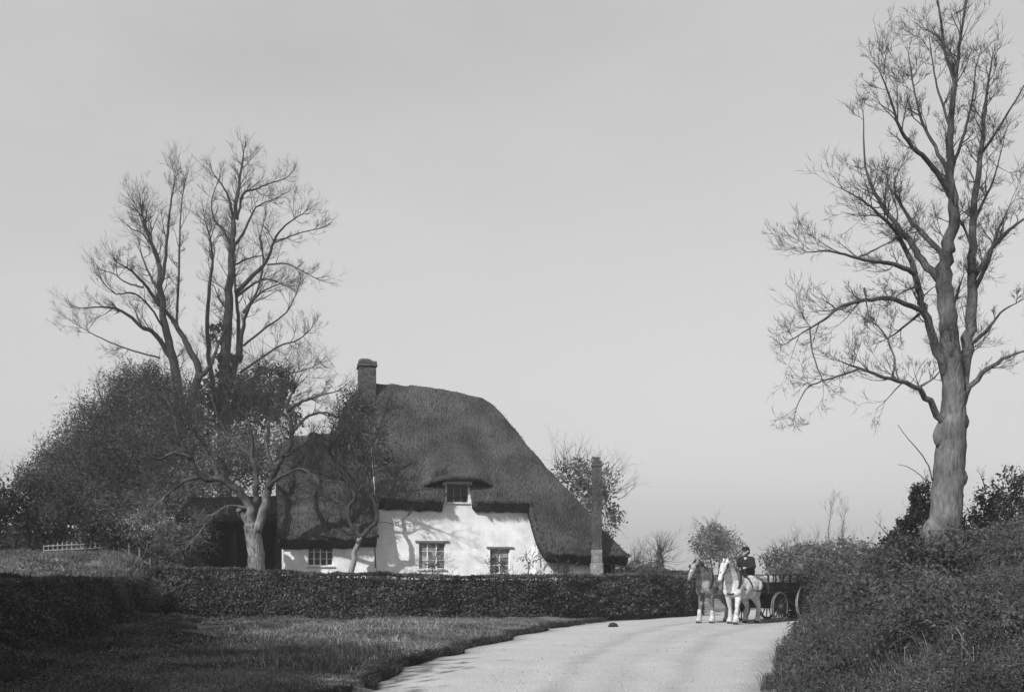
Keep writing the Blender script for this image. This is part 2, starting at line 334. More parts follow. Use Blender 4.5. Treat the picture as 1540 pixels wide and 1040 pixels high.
cu, cz = zip(*[frontplane(*p) for p in sil]); cu = list(cu); cz = list(cz)
def Fz(u, w):
    z = ZE+(w-WF)*SL
    z = np.where(w < WF, ZE+(w-WF)*3.1, z)
    low = np.clip((.02-u)/.06, 0, 1)          # wing roof lies a little below the main gable
    z = z-low*.55*sst(3.2, -.2, w)
    cap = np.interp(u, cu, cz)
    wingr = np.where(u < -.3, 9.0, 0)
    back = 9.35-(w-RW)*1.32
    back = np.where(u < hu(510, 1.5), cap+.1-(w-2.3)*1.25, back)
    k = .16
    def smin(a, b): h = np.clip(.5+.5*(b-a)/k, 0, 1); return b*(1-h)+a*h-k*h*(1-h)
    z = smin(smin(z, cap), back)
    return z
ucols = sorted(set([round(x, 3) for x in np.arange(uL, uEnd, .09)]+[-.04, .03, uR-.01, uR+.01, uEnd]))
V = []; rows_f, rows_b = 44, 26; nr = rows_f+rows_b+1
ucols = np.array(ucols); lowL = (ucols < 0)
zW = hz(500, 803, -.7); zR = hz(860, 830, -1.0)
wf = np.where(lowL, WF-(ZE-.52-zW)/3.1, WF)
wf = wf+.80*np.exp(-((ucols-uD)/.50)**8)
k = np.clip((ucols-uR)/.62, 0, 1); wf = np.where(ucols > uR, WF-((ZE-zR)/3.1)*np.sin(k*math.pi/2)**.8, wf)
wb = 6.9
T = []; Bm = []
vs = np.concatenate([np.linspace(0, 1, rows_f+1)**1.1, 1+np.arange(1, rows_b+1)/rows_b])
for j, u in enumerate(ucols):
    w = np.where(vs <= 1, wf[j]+(RW-wf[j])*vs, RW+(wb-RW)*(vs-1)); uu = np.full_like(w, u)
    nzz = (vnoise(uu, w*.35, .2, 31)-.5)*.08+(vnoise(uu, w, 1.1, 32)-.5)*.14+(vnoise(uu*.22, w, .24, 33)-.5)*.07
    z = Fz(uu, w)+nzz
    T.append(np.stack([uu, w, z], 1))
    win = np.where(vs <= 1, w+.36*sst(.25, 0, vs), w-.3*sst(.7, 1, vs-1)); Bm.append(np.stack([uu, win, z-.30-.12*sst(.3, 0, vs)], 1))
T = np.array(T); Bm = np.array(Bm); nc = len(ucols)
V = np.concatenate([T.reshape(-1, 3), Bm.reshape(-1, 3)]); I = np.arange(nc*nr).reshape(nc, nr); J = I+nc*nr; Qs = []
Qs.append(np.stack([I[:-1, :-1], I[1:, :-1], I[1:, 1:], I[:-1, 1:]], -1).reshape(-1, 4))
Qs.append(np.stack([J[:-1, :-1], J[:-1, 1:], J[1:, 1:], J[1:, :-1]], -1).reshape(-1, 4))
for a, b, flip in ((I[:, 0], J[:, 0], 0), (I[:, -1], J[:, -1], 1), (I[0], J[0], 1), (I[-1], J[-1], 0)):
    q = np.stack([a[:-1], b[:-1], b[1:], a[1:]], -1); Qs.append(q[:, ::-1] if flip else q)
roof = mesh_np('thatched_roof', V, np.concatenate(Qs), 4, M['thatch'], cot)
# straw fringe and loose straws on the roof
idx = rng.integers(0, nc, 9000); rr_ = (rng.random(9000)**1.3*(rows_f)).astype(int); rr_[:3000] = 0
base = T[idx, rr_]+rng.normal(size=(9000, 3))*[.04, .02, .01]
ln = .10+.12*rng.random(9000); dr_ = np.stack([rng.normal(size=9000)*.12, -np.ones(9000)*.6, -np.ones(9000)*.75+.12*(rr_ > 0)], 1)
tip = base+dr_*ln[:, None]+[0, 0, .02]; sd_ = np.array([.012, 0, 0])
V = np.stack([base-sd_+[0, 0, .02], base+sd_+[0, 0, .02], tip], 1).reshape(-1, 3)
st = mesh_np('straw', V, np.arange(27000), 3, M['thatch'], roof); tag(st, kind='stuff')

# straight-edged thatched hood over the dormer
hv_ = []; nu, nw = 34, 10; ua, ub = hu(634, 0.), hu(742, 0.)
for i in range(nu+1):
    t = i/nu; u = ua+(ub-ua)*t; px_ = 634+(742-634)*t; e_ = 1-abs(2*t-1)**3.0
    zl = hz(px_, 731-11*e_, -.3); wl0 = (zl-ZE)/SL+WF; wlip = wl0*(1-e_)+(-.50)*e_; wbk = wl0+.35+.75*e_
    for k2 in range(nw+1):
        f = k2/nw; w_ = wlip+(wbk-wlip)*f; zr_ = ZE+(w_-WF)*SL; zz2 = zl+(ZE+(wbk-WF)*SL+.03-zl)*f
        zz2 = zz2+.01*e_*math.sin(f*math.pi)+(float(vnoise(np.array([u]), np.array([w_]), .2, 35)[0])-.5)*.04
        hv_.append((u, w_, zz2+.06*e_))
    for k2 in range(nw+1):
        f = k2/nw; w_ = wlip+.14*e_*(1-f)+(wbk-wlip)*f; zz2 = zl+(ZE+(wbk-WF)*SL+.03-zl)*f; hv_.append((u, w_, zz2-(.05*e_+.04)))
I = np.arange(len(hv_)).reshape(nu+1, 2*(nw+1)); A_ = I[:, :nw+1]; B_ = I[:, nw+1:]
qs = [np.stack([A_[:-1, :-1], A_[1:, :-1], A_[1:, 1:], A_[:-1, 1:]], -1).reshape(-1, 4), np.stack([B_[:-1, :-1], B_[:-1, 1:], B_[1:, 1:], B_[1:, :-1]], -1).reshape(-1, 4), np.stack([A_[:-1, 0], B_[:-1, 0], B_[1:, 0], A_[1:, 0]], -1)]
mesh_np('dormer_hood', hv_, np.concatenate(qs), 4, M['thatch'], cot)
def wall_panel(mb, u0, u1, w, z0, z1, holes, depth=.18):
    us = sorted({u0, u1, *[h[0] for h in holes], *[h[1] for h in holes]}); zs = sorted({z0, z1, *[h[2] for h in holes], *[h[3] for h in holes]})
    for a, b in zip(us, us[1:]):
        for c, d in zip(zs, zs[1:]):
            if any(h[0] <= a and b <= h[1] and h[2] <= c and d <= h[3] for h in holes): continue
            mb.add([(a, w, c), (b, w, c), (b, w, d), (a, w, d)], [(0, 1, 2, 3)])
    for h in holes:
        a, b, c, d = h; e = w+depth
        mb.add([(a, w, c), (b, w, c), (b, w, d), (a, w, d), (a, e, c), (b, e, c), (b, e, d), (a, e, d)], [(0, 4, 5, 1), (1, 5, 6, 2), (2, 6, 7, 3), (3, 7, 4, 0)])
wl = MB(); wing_w = -.30; rt_w = -.42
def hole(x0, y0, x1, y1, w): return (hu(x0, w), hu(x1, w), hz((x0+x1)/2, y1, w), hz((x0+x1)/2, y0, w))
h1 = hole(463, 819, 501, 850, wing_w); h2 = hole(630, 815, 670, 855, 0); h3 = hole(737, 824, 767, 862, 0); h4 = hole(672, 727, 704, 755, 0)
h5 = (hu(908, rt_w), hu(925, rt_w), -.1, 2.02)
uw0, uw1 = hu(427, wing_w), uEnd-.45
wall_panel(wl, uw0, .0, wing_w, -.3, ZE-1.15, [h1])
wall_panel(wl, 0, uR+.35, 0, -.3, ZE+.12, [h2, h3, (h4[0], h4[1], h4[2], ZE+.12)])
wall_panel(wl, h4[0]-.15, h4[1]+.15, 0, ZE+.12, ZE+.78, [(h4[0], h4[1], ZE+.12, h4[3])])
wall_panel(wl, uR+.3, uw1, rt_w, -.3, 2.7, [h5])
zt = ZE+.12
wl.add([(uw0, wing_w, -.3), (uw0, 6, -.3), (uw0, 6, 2.6), (uw0, 2.2, 6.0), (uw0, wing_w, ZE-1.15)], [(0, 4, 3, 2, 1)])
wl.add([(uw1, rt_w, -.3), (uw1, 6, -.3), (uw1, 6, 2.6), (uw1, rt_w, 2.6)], [(0, 1, 2, 3)])
wl.add([(uw0, 6, -.3), (uw1, 6, -.3), (uw1, 6, 2.6), (uw0, 6, 2.6)], [(0, 3, 2, 1)])
wl.add([(0, wing_w, -.3), (0, 0, -.3), (0, 0, 3.2), (0, wing_w, 3.2)], [(0, 1, 2, 3)])
wl.add([(uR+.3, rt_w, -.3), (uR+.3, 0, -.3), (uR+.3, 0, 2.7), (uR+.3, rt_w, 2.7)], [(0, 3, 2, 1)])
# gable strip showing above the wing thatch
g0 = []; 
for w in (-.06, .3, .8, 1.4, 2.0): g0.append((w, ZE+(w-WF)*SL))
wl.add([(-.055, w, z-.62) for w, z in g0]+[(-.055, w, z-.16) for w, z in g0[::-1]], [tuple(range(9, -1, -1))])
wall = wl.build('wall', M['wall'], cot)
inside = MB(); inside.box((uw0+.1, .55, -.2), (uw1-.1, 5.8, 2.3)); inside.build('painted_dark_interior', M['black'], cot)  # solid black box, the unlit interior painted as its colour
def window(h, w, cols, rows, lab=None, lintel=None, gm='glass'):
    a, b, c, d = h; fr = MB(); t = .035; wm = M['timber'] if h is h4 else M['white']; y0, y1 = w+.09, w+.14
    fr.box((a, y0, c), (a+t, y1, d)); fr.box((b-t, y0, c), (b, y1, d)); fr.box((a+t, y0, c), (b-t, y1, c+t)); fr.box((a+t, y0, d-t), (b-t, y1, d))
    for i in range(1, cols): x = a+(b-a)*i/cols; fr.box((x-.022, y0+.005, c+t), (x+.022, y1-.005, d-t))
    f = fr.build('window', wm, cot); tag(f, lab)
    for j in range(1, rows):
        z = c+(d-c)*j/rows; gb = MB()
        for i in range(cols): gb.box((a+(b-a)*i/cols+.024, y0+.012, z-.008), (a+(b-a)*(i+1)/cols-.024, y1-.012, z+.008))
        gb.build('glazing_bar', wm, f)
    MB().add([(a+t, w+.118, c+t), (b-t, w+.118, c+t), (b-t, w+.118, d-t), (a+t, w+.118, d-t)], [(0, 1, 2, 3)]).build('pane', M[gm], f)
    MB().box((a-.05, w-.06, c-.05), (b+.05, w+.09, c-.004)).build('sill', M['white'], f)
    if lintel: MB().box((a-.14, w-.05, d+.003), (b+.14, w+.06, d+.06)).build('lintel', M['timber'], f)
    return f
window(h1, wing_w, 4, 3, 'four-light casement window in the low wing')
window(h2, 0, 3, 3, 'casement window left of the shrub', True, 'glassl'); window(h3, 0, 2, 3, 'casement window half hidden by a shrub', True, 'glassl')
window(h4, 0, 3, 2, 'small dormer window under the eyebrow thatch')
dm = MB()
for i in range(4):
    x = h5[0]+(h5[1]-h5[0])*i/4; dm.box((x+.006, rt_w+.12, -.1), (x+(h5[1]-h5[0])/4-.006, rt_w+.16, 2.0))
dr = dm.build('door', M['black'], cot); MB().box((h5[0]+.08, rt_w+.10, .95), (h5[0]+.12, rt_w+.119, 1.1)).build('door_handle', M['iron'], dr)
pp = MB().tube([(-.06, -.38, -.1), (-.06, -.38, 1.5), (-.10, -.38, hz(566, 822, -.38))], .028, 7).build('drain_pipe', M['timber'], cot)
# chimney
c0, c1 = hu(538, 3.2), hu(565, 3.2); ct = hz(551, 541, 3.2); cm = MB()
cm.box((c0+.03, 2.75, 7.6), (c1-.03, 3.55, ct-.34)); cm.box((c0-.02, 2.69, ct-.34), (c1+.02, 3.61, ct-.24)); cm.box((c0+.0, 2.72, ct-.24), (c1-.0, 3.58, ct-.12))
for zc in np.arange(8.6, ct-.37, .075): cm.box((c0+.022, 2.742, zc), (c1-.022, 3.558, zc+.055))
cm.build('chimney', M['brick'], cot, bevel=.03)
cp = MB(); cx = (c0+c1)/2
cp.tube([(cx-.03, 3.15, ct-.13), (cx-.03, 3.15, ct-.06), (cx-.02, 3.15, ct-.01), (cx-.02, 3.15, ct+.02)], [.33, .31, .24, .12], 12).build('chimney_pot', M['brick'], cot, smooth=True)
# narrow outside flue stack near the right end, limewashed low down
wq = -1.28; q0, q1 = hu(891, wq), hu(904, wq); zc_ = hz(897, 688, wq); st_ = MB()
st_.box((q0+.035, wq-.19, 2.55), (q1-.035, wq+.19, zc_-.12)); st_.box((q0+.0, wq-.22, zc_-.34), (q1-.0, wq+.22, zc_-.24)); st_.box((q0+.07, wq-.15, zc_-.12), (q1-.10, wq+.12, zc_+.02))
for zc in np.arange(2.6, zc_-.4, .078): st_.box((q0+.027, wq-.198, zc), (q1-.027, wq+.198, zc+.058))
tag(st_.build('chimney', M['brickp'], cot, bevel=.012), 'tall narrow outside stack at the right end of the thatch')
lo_ = MB(); lo_.box((q0-.015, wq-.24, -.2), (q1+.015, wq+.27, 2.05)); lo_.box((q0+.01, wq-.21, 2.05), (q1-.01, wq+.22, 2.55)); lo_.build('stack_base', M['limed'], cot, bevel=.03)
# ivy on the chimney and left hip (world positions via house frame)
def hw(u, w, z): return (HX0+ch*u-sh_*w, HY0+sh_*u+ch*w, z)
C = []
for px, py, rr, n in ((520, 625, .55, 800), (530, 600, .4, 450), (515, 660, .45, 600), (545, 610, .35, 300), (560, 650, .6, 500), (535, 680, .5, 450), (575, 690, .5, 200)):
    u_, z_ = frontplane(px, py); w_ = WF+(z_-ZE)/SL
    p = rng.normal(size=(n, 3))*[rr*.55, .12, rr*.6]; p[:, 1] = p[:, 2]/SL-.12-abs(p[:, 1]); C.append(p+[u_, w_, z_])
iv = leafobj('ivy', np.concatenate(C), .055, M['hedge'], cot); tag(iv, kind='stuff')

# ------------------------------------------------------------------ tarred shed left of the cottage
s0, s1 = P(283, 866, 41.0), P(424, 866, 40.0)
sh = empty('timber_shed', (s0.x, s0.y, 0), math.atan2(s1.y-s0.y, s1.x-s0.x), 'black tarred open shed with painted-in shade between the fruit tree and the cottage', 'shed')
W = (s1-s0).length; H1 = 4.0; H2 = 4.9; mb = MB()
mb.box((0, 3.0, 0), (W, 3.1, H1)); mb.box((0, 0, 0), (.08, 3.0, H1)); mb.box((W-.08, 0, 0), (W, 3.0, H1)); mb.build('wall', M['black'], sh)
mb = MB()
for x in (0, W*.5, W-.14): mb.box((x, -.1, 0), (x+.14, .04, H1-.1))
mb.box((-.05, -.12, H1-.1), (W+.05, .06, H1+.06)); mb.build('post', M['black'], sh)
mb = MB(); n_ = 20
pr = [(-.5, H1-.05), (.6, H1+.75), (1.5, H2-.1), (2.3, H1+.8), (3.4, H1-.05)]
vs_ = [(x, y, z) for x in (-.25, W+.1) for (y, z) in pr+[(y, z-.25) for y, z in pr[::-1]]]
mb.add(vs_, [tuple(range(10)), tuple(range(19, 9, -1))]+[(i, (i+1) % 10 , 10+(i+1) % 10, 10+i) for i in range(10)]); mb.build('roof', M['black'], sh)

# ------------------------------------------------------------------ clipped hedge
HL = [(-11.65, 34.3), (-9, 33.9), (-3.6, 33.5), (1.35, 35.0), (4.6, 37.9), (7.15, 40.8)]
def hedge(name, line, tops, label, thick=1.1, n=60000, lf=.045, m=None, zb=-.05, bulge=.06):
    line = [Vector((x, y, 0)) for x, y in line]; L = [0]
    for a, b in zip(line, line[1:]): L.append(L[-1]+(b-a).length)
    S = np.linspace(0, L[-1], int(L[-1]/.3)+2); px = np.interp(S, L, [p.x for p in line]); py = np.interp(S, L, [p.y for p in line]); tp = np.interp(S, L, tops)
    tx = np.gradient(px); ty = np.gradient(py); q = np.hypot(tx, ty); nx_, ny_ = ty/q, -tx/q    # toward camera
    e = empty(name, (line[0].x, line[0].y, 0), 0, label, 'hedge')
    # solid dark core, the hedge's inner shade put into its colour
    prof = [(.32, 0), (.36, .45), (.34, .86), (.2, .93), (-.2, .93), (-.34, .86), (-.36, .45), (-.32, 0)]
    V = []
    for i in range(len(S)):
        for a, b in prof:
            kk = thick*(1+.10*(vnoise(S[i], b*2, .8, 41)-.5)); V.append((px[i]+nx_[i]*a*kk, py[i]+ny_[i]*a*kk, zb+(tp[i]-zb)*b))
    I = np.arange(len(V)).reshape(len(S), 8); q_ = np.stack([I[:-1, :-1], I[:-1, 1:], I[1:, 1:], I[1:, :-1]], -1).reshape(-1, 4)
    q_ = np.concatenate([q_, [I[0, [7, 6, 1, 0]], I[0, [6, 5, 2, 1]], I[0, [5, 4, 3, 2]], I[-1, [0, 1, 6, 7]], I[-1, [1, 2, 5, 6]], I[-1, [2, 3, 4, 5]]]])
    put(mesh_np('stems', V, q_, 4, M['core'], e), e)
    s = rng.random(n)*L[-1]; x = np.interp(s, S, px); y = np.interp(s, S, py); t = np.interp(s, S, tp); ax = np.interp(s, S, nx_); ay = np.interp(s, S, ny_)
    kind = rng.random(n); b = rng.random(n)**.9; half = thick*.5
    a = np.where(kind < .55, half, np.where(kind < .7, -half, (rng.random(n)*2-1)*half))
    top = kind >= .7; lump = (vnoise(s, b*3, .6, 42)-.5)*.34+(vnoise(s, b*5, .24, 43)-.5)*.2
    zz = zb+(t-zb)*np.where(top, 1, b*.99); a = np.where(top, a, a*(1+lump-.18*(b < .15)-.10*sst(.8, 1, b)))
    zz = zz+np.where(top, (vnoise(s, a, .5, 44)-.5)*.11+(vnoise(s, a, 2.5, 45)-.5)*.10+np.abs(rng.normal(size=n))*.025, 0)
    x = x+ax*a+rng.normal(size=n)*.03; y = y+ay*a+rng.normal(size=n)*.03
    # end caps
    k = n//14; ee = rng.integers(0, 2, k); ii = np.where(ee == 0, 0, len(S)-1); aa = (rng.random(k)*2-1)*half; sg = np.where(ee == 0, -1, 1)
    x[:k] = px[ii]+nx_[ii]*aa+sg*(-ny_[ii])*.05; y[:k] = py[ii]+ny_[ii]*aa+sg*nx_[ii]*.05; zz[:k] = zb+(tp[ii]-zb)*rng.random(k)
    put(leafobj('foliage', np.stack([x, y, zz], 1), lf*(.7+.6*rng.random(n)), m or M['hedge'], e, clump=.5), e)
    Bh = Bare(int(thick*100)+n % 97)
    for _ in range(int(L[-1]*6)):
        s1 = Bh.rd.uniform(0, L[-1]); aa = Bh.rd.uniform(-.5, .5)*thick; tz = np.interp(s1, S, tp); side = Bh.rd.random() < .35
        p1 = Vector((np.interp(s1, S, px)+np.interp(s1, S, nx_)*(thick*.5 if side else aa), np.interp(s1, S, py)+np.interp(s1, S, ny_)*(thick*.5 if side else aa), tz*(Bh.rd.uniform(.1, .9) if side else .97)))
        Bh.grow(p1, Vector((Bh.rd.uniform(-.5, .5)+(np.interp(s1, S, nx_) if side else 0), Bh.rd.uniform(-.5, .5)+(np.interp(s1, S, ny_) if side else 0), .9)), Bh.rd.uniform(.12, .3), .007, 1, .2, .5)
    put(Bh.cr.build('shoot_foliage', M['twig'], e), e)
    return e
hedge('garden_hedge', HL, [1.80, 1.74, 1.56, 1.52, 1.56, 1.52], 'long clipped dark hedge running along the verge in front of the cottage', n=80000)
hedge('rough_hedge', [(-12.0, 33.0), (-11.0, 27), (-9.6, 20.5), (-8.6, 15), (-7.9, 10.5)], [1.42, 1.45, 1.42, 1.44, 1.40], 'rough overgrown hedge in deep shade running along the left bank towards the front', n=90000, lf=.032, thick=1.3, m=M['hedge'], zb=-.05)
hedge('field_hedge', [(6.0, 62), (11.5, 66)], [2.2, 1.8], 'small dark clipped hedge beyond the right end of the cottage', n=5000, lf=.09)

# ------------------------------------------------------------------ trees
T1 = Bare(3)
T1.limb([(287, 900), (284, 760), (283, 690), (276, 640), (268, 590), (261, 545), (250, 500), (243, 450), (240, 410), (234, 380), (222, 350), (213, 318)], 50, 49, .36, .035, True, 9)
T1.limb([(276, 640), (292, 590), (300, 560), (288, 530), (272, 500), (258, 480), (244, 462)], 50, 49.5, .24, .07, False)
T1.limb([(300, 570), (318, 545), (328, 520), (336, 500)], 49.6, 51, .13, .03)
for pix, a, b, r in (([(242, 425), (250, 385), (253, 340), (258, 300), (263, 268)], 49.3, 48, .12), ([(241, 440), (226, 415), (216, 392), (210, 368)], 49.3, 50.4, .1),
    ([(243, 462), (215, 425), (195, 405), (178, 396)], 49.4, 47.5, .12), ([(262, 550), (236, 505), (212, 490), (185, 468), (160, 462), (123, 463)], 49.7, 47, .17),
    ([(240, 538), (200, 527), (165, 514), (140, 502), (122, 492)], 49.6, 51.5, .06), ([(264, 492), (268, 440), (270, 380), (272, 320), (277, 278)], 49.6, 51, .09),
    ([(232, 375), (215, 352), (200, 345), (190, 338)], 49.2, 50.5, .06), ([(238, 398), (228, 370), (218, 345), (205, 310)], 49.2, 48, .06),
    ([(215, 432), (190, 425), (172, 412), (150, 405)], 49, 50, .06), ([(250, 500), (225, 460), (200, 440), (175, 442), (155, 425)], 49.5, 46.5, .07),
    ([(285, 600), (240, 580), (215, 575), (190, 590)], 49.6, 47, .08)):
    T1.limb(pix, a, b, r*.8, .02)
T1.dress(2.1, 3, .36, up=.3, wig=.5, maxL=1.5, maxr=.03, minr=.0075)
T1.build('elm_tree', 'tall bare elm on the left with its top leaning leftwards over the thicket', 'tree', M['bark'], M['twig'], (P(287, 866, 50).x, 50, 1))
T2 = Bare(5)
T2.limb([(338, 900), (338, 760), (337, 680), (336, 600), (339, 540), (343, 480), (346, 420), (350, 370), (352, 330), (359, 280), (366, 232)], 52, 52, .42, .035, True, 9)
for pix, a, b, r in (([(332, 640), (318, 570), (312, 500), (315, 430), (320, 395), (316, 360), (308, 330)], 51.9, 50.5, .19), ([(336, 600), (352, 560), (360, 500), (356, 450), (352, 400), (348, 350)], 52, 53, .21),
    ([(352, 332), (345, 300), (335, 280), (322, 262)], 52, 51, .1), ([(357, 330), (366, 292), (385, 284), (405, 276), (430, 268)], 52, 53.4, .09),
    ([(351, 372), (370, 342), (385, 312), (410, 300)], 52, 50.6, .1), ([(354, 440), (376, 418), (400, 395), (412, 362), (430, 338), (455, 322)], 52.4, 50, .16),
    ([(355, 446), (385, 425), (405, 420), (430, 430)], 52.4, 54, .09), ([(402, 398), (430, 396), (450, 405), (474, 418)], 51, 50, .06), ([(410, 366), (445, 352), (480, 344)], 50.8, 52, .05),
    ([(346, 402), (375, 388), (398, 384)], 52, 54.5, .07), ([(360, 545), (366, 490), (376, 460), (395, 438), (425, 425)], 52.4, 50.5, .15), ([(366, 520), (400, 492), (430, 470), (446, 440)], 52.2, 51, .08),
    ([(350, 372), (335, 345), (322, 330), (318, 305), (325, 280)], 52, 53, .08), ([(345, 470), (330, 450), (322, 430)], 52, 53, .07), ([(362, 560), (390, 540), (420, 520), (446, 512), (462, 500)], 52.2, 49, .09),
    ([(352, 600), (385, 565), (415, 555), (440, 560), (470, 552)], 52.2, 49, .1), ([(366, 470), (385, 440), (396, 400), (392, 360), (398, 330)], 52, 54, .09)):
    T2.limb(pix, a, b, r*.8, .02)
T2.dress(2.3, 3, .36, up=.3, wig=.5, maxL=1.5, maxr=.03, minr=.0075)
for _ in range(70):
    p = P(T2.rd.gauss(392, 38), T2.rd.gauss(585, 32), T2.rd.uniform(50, 54)); T2.grow(p, Vector((T2.rd.uniform(-1, 1), T2.rd.uniform(-1, 1), T2.rd.uniform(.1, 1))), 1.3, .02, 2, .2, .5)
e2 = T2.build('elm_tree', 'tallest bare elm on the left with ivy round the foot of its upright trunk', 'tree', M['bark'], M['twig'], (P(338, 866, 52).x, 52, 1))
C = []
for px, py, rx, n in ((345, 600, 1.2, 2600), (385, 590, 1.3, 2000), (415, 575, 1.0, 900), (340, 550, .7, 1100), (300, 600, 1.2, 1200), (350, 650, 1.8, 2500), (330, 500, .5, 300), (430, 610, 1.2, 900)):
    C.append(blob(P(px, py, 52), (rx, rx, rx), n, shell=.3))
o = leafobj('ivy', np.concatenate(C), .10, M['ever'], e2, clump=1.2); put(o, e2); tag(o, kind='stuff')

def crowntree(name, label, cat, loc, lobes, nleaf, lf, m, trunk=None, tr=.25, twigs=0, seed=1, upd=.3, flat=0, aspect=.5, group=None, trm=None, dens=.35, tl=2.0):
    e = empty(name, loc, 0, label, cat, group); B = Bare(seed)
    if trunk: B.limb3(trunk, tr, tr*.35, True, 8)
    for c, r in lobes:
        c = Vector(c)
        for _ in range(max(3, twigs//len(lobes))):
            d = Vector((B.rd.gauss(0, 1), B.rd.gauss(0, 1), B.rd.gauss(.4, 1))).normalized(); p = c+Vector((d.x*r[0], d.y*r[1], d.z*r[2]))*B.rd.uniform(.2, .85)
            B.grow(p, d, tl*B.rd.uniform(.4, .8), .022, 2, .15, .4)
    off = Vector(loc)
    for nm, mb, mm in (('trunk', B.tr, trm or M['bark']), ('twig_foliage', B.cr, M['twigf'] if twigs else M['twig'])):
        if mb.v: put(mb.build(nm, mm, e, smooth=True), e)
    tot = sum(r[0]*r[2] for c, r in lobes)
    if nleaf: put(leafobj('crown', np.concatenate([blob(c, r, int(nleaf*r[0]*r[2]/tot), shell=dens) for c, r in lobes]), lf, m, e, flat, aspect, clump=1.4, seed=seed), e)
    return e
def L(px, py, Y, rx, ry, rz): p = P(px, py, Y); return ((p.x, p.y, p.z), (rx, ry, rz))
b = P(125, 835, 45)
crowntree('thicket_tree', 'broad twiggy thicket tree sloping down leftwards from the bare elms', 'tree', (b.x, b.y, gh(b.x, b.y)),
    [L(225, 583, 46, 1.3, 1.6, 1.1), L(198, 600, 46, 1.4, 1.8, 1.4), L(170, 632, 46, 1.6, 2.0, 1.6), L(138, 668, 46, 1.5, 2.0, 1.6), L(105, 700, 46, 1.5, 2.0, 1.6), L(185, 660, 46, 2.0, 2.0, 2.2), L(80, 735, 46, 1.5, 1.8, 1.4), L(230, 690, 45, 2.2, 2.0, 2.2), L(235, 640, 46, 2.2, 2.4, 2.6), L(110, 770, 45, 1.6, 1.6, 1.0), L(190, 770, 44, 2.0, 1.8, .9), L(85, 715, 46, 1.2, 1.6, 1.4), L(180, 665, 46, 2.4, 2.2, 2.2), L(145, 700, 46, 2.2, 2, 2.0), L(210, 700, 45, 2.8, 2.2, 2.2), L(260, 650, 46, 2.0, 2.2, 2.4), L(105, 725, 45, 1.7, 1.8, 1.6), L(260, 720, 44, 2.0, 2, 1.6), L(160, 740, 44, 2.2, 2, 1.2)],
    150000, .07, M['thick'], [P(125, 840, 45), P(126, 790, 45), P(135, 740, 45), P(165, 690, 46), P(190, 650, 46)],   .2, 140, 11, trm=M['barkl'], aspect=.28, dens=.2)
b = P(40, 800, 44)
crowntree('thicket_tree', 'lower dark rounded thicket tree at the far left edge behind the railing', 'tree', (b.x, b.y, gh(b.x, b.y)),
    [L(70, 745, 46, 1.8, 2, 1.3), L(30, 760, 46, 1.8, 2, 1.5), L(-20, 770, 46, 2, 2, 1.6), L(90, 790, 47, 1.8, 2, 1.0)], 9000, .10, M['ever'], [P(40, 860, 46), P(42, 800, 46), P(38, 760, 46)], .16, 60, 12, dens=.2)
b = P(190, 830, 43)
crowntree('garden_bush', 'dark low bush on the pale grass beside the thicket trunk', 'bush', (b.x, b.y, gh(b.x, b.y)), [L(155, 800, 43.5, 1.0, .9, .8), L(175, 808, 43, .7, .8, .6)], 3500, .07, M['ever'], None, .1, 0, 13)
b = P(268, 860, 36.5)
crowntree('garden_bush', 'ragged dark bush at the left end of the clipped hedge', 'bush', (b.x, b.y, 0), [L(262, 828, 37.5, .75, .8, .95), L(285, 812, 38.5, .9, .8, 1.1), L(250, 842, 37.2, .5, .6, .6)], 5000, .06, M['bush'], None, .1, 14, 14, dens=.2, tl=1.2)
b = P(300, 860, 42)
crowntree('evergreen_tree', 'dense grey evergreen crown over the black shed behind the fruit tree', 'tree', (b.x, b.y, 0),
    [L(300, 745, 43, 1.9, 1.8, 1.4), L(250, 765, 43, 1.7, 1.7, 1.1), L(340, 700, 44, 2.2, 2, 1.7), L(400, 690, 45, 2.2, 2, 1.8), L(230, 800, 42.5, 1.3, 1.2, .8)], 15000, .085, M['brushy'], [P(300, 866, 43), P(302, 800, 43), P(310, 740, 43)], .2, 120, 15, aspect=.35, dens=.2)
# fruit tree behind the hedge
A = Bare(21)
A.limb([(386, 900), (386, 862), (384, 825), (379, 793)], 35.5, 35.4, .31, .27, True, 10, tw=0)
A.limb([(381, 806), (371, 785), (360, 766)], 35.4, 35.2, .2, .12, True, 8, tw=0)
A.limb([(379, 795), (376, 765), (357, 735), (330, 722), (302, 716), (288, 690), (270, 660), (262, 625)], 35.4, 34.2, .17, .035)
A.limb([(378, 768), (386, 740), (385, 712), (379, 688), (380, 660), (372, 630), (376, 600)], 35.4, 36.4, .12, .025)
A.limb([(386, 800), (397, 765), (404, 730), (412, 708), (428, 685), (440, 648), (432, 615), (440, 590)], 35.4, 34.6, .17, .035)
for pix, a, b_, r in (([(404, 732), (425, 715), (452, 705), (480, 720)], 35.1, 33.9, .09), ([(432, 617), (455, 603), (480, 595), (506, 588)], 34.7, 34, .07), ([(440, 648), (465, 625), (490, 620), (508, 628)], 34.7, 35.5, .06),
    ([(288, 690), (262, 680), (240, 690), (215, 680)], 34.5, 33.6, .08), ([(302, 716), (275, 725), (250, 745), (228, 765)], 34.7, 34.2, .08), ([(379, 688), (350, 660), (330, 630), (318, 595)], 36, 37.3, .09),
    ([(412, 708), (400, 670), (405, 630), (395, 590)], 35, 36.6, .09), ([(330, 722), (320, 690), (300, 660), (296, 620)], 34.9, 36, .08), ([(428, 685), (455, 670), (470, 650), (492, 662)], 34.8, 36.4, .07), ([(376, 765), (345, 760), (320, 775), (300, 800)], 35.3, 33.8, .06),
    ([(372, 630), (350, 600), (345, 570)], 36.3, 35.5, .05), ([(432, 617), (420, 590), (400, 565)], 34.7, 36, .05), ([(262, 625), (250, 600), (232, 585)], 34.3, 35, .04)):
    A.limb(pix, a, b_, r, .015)
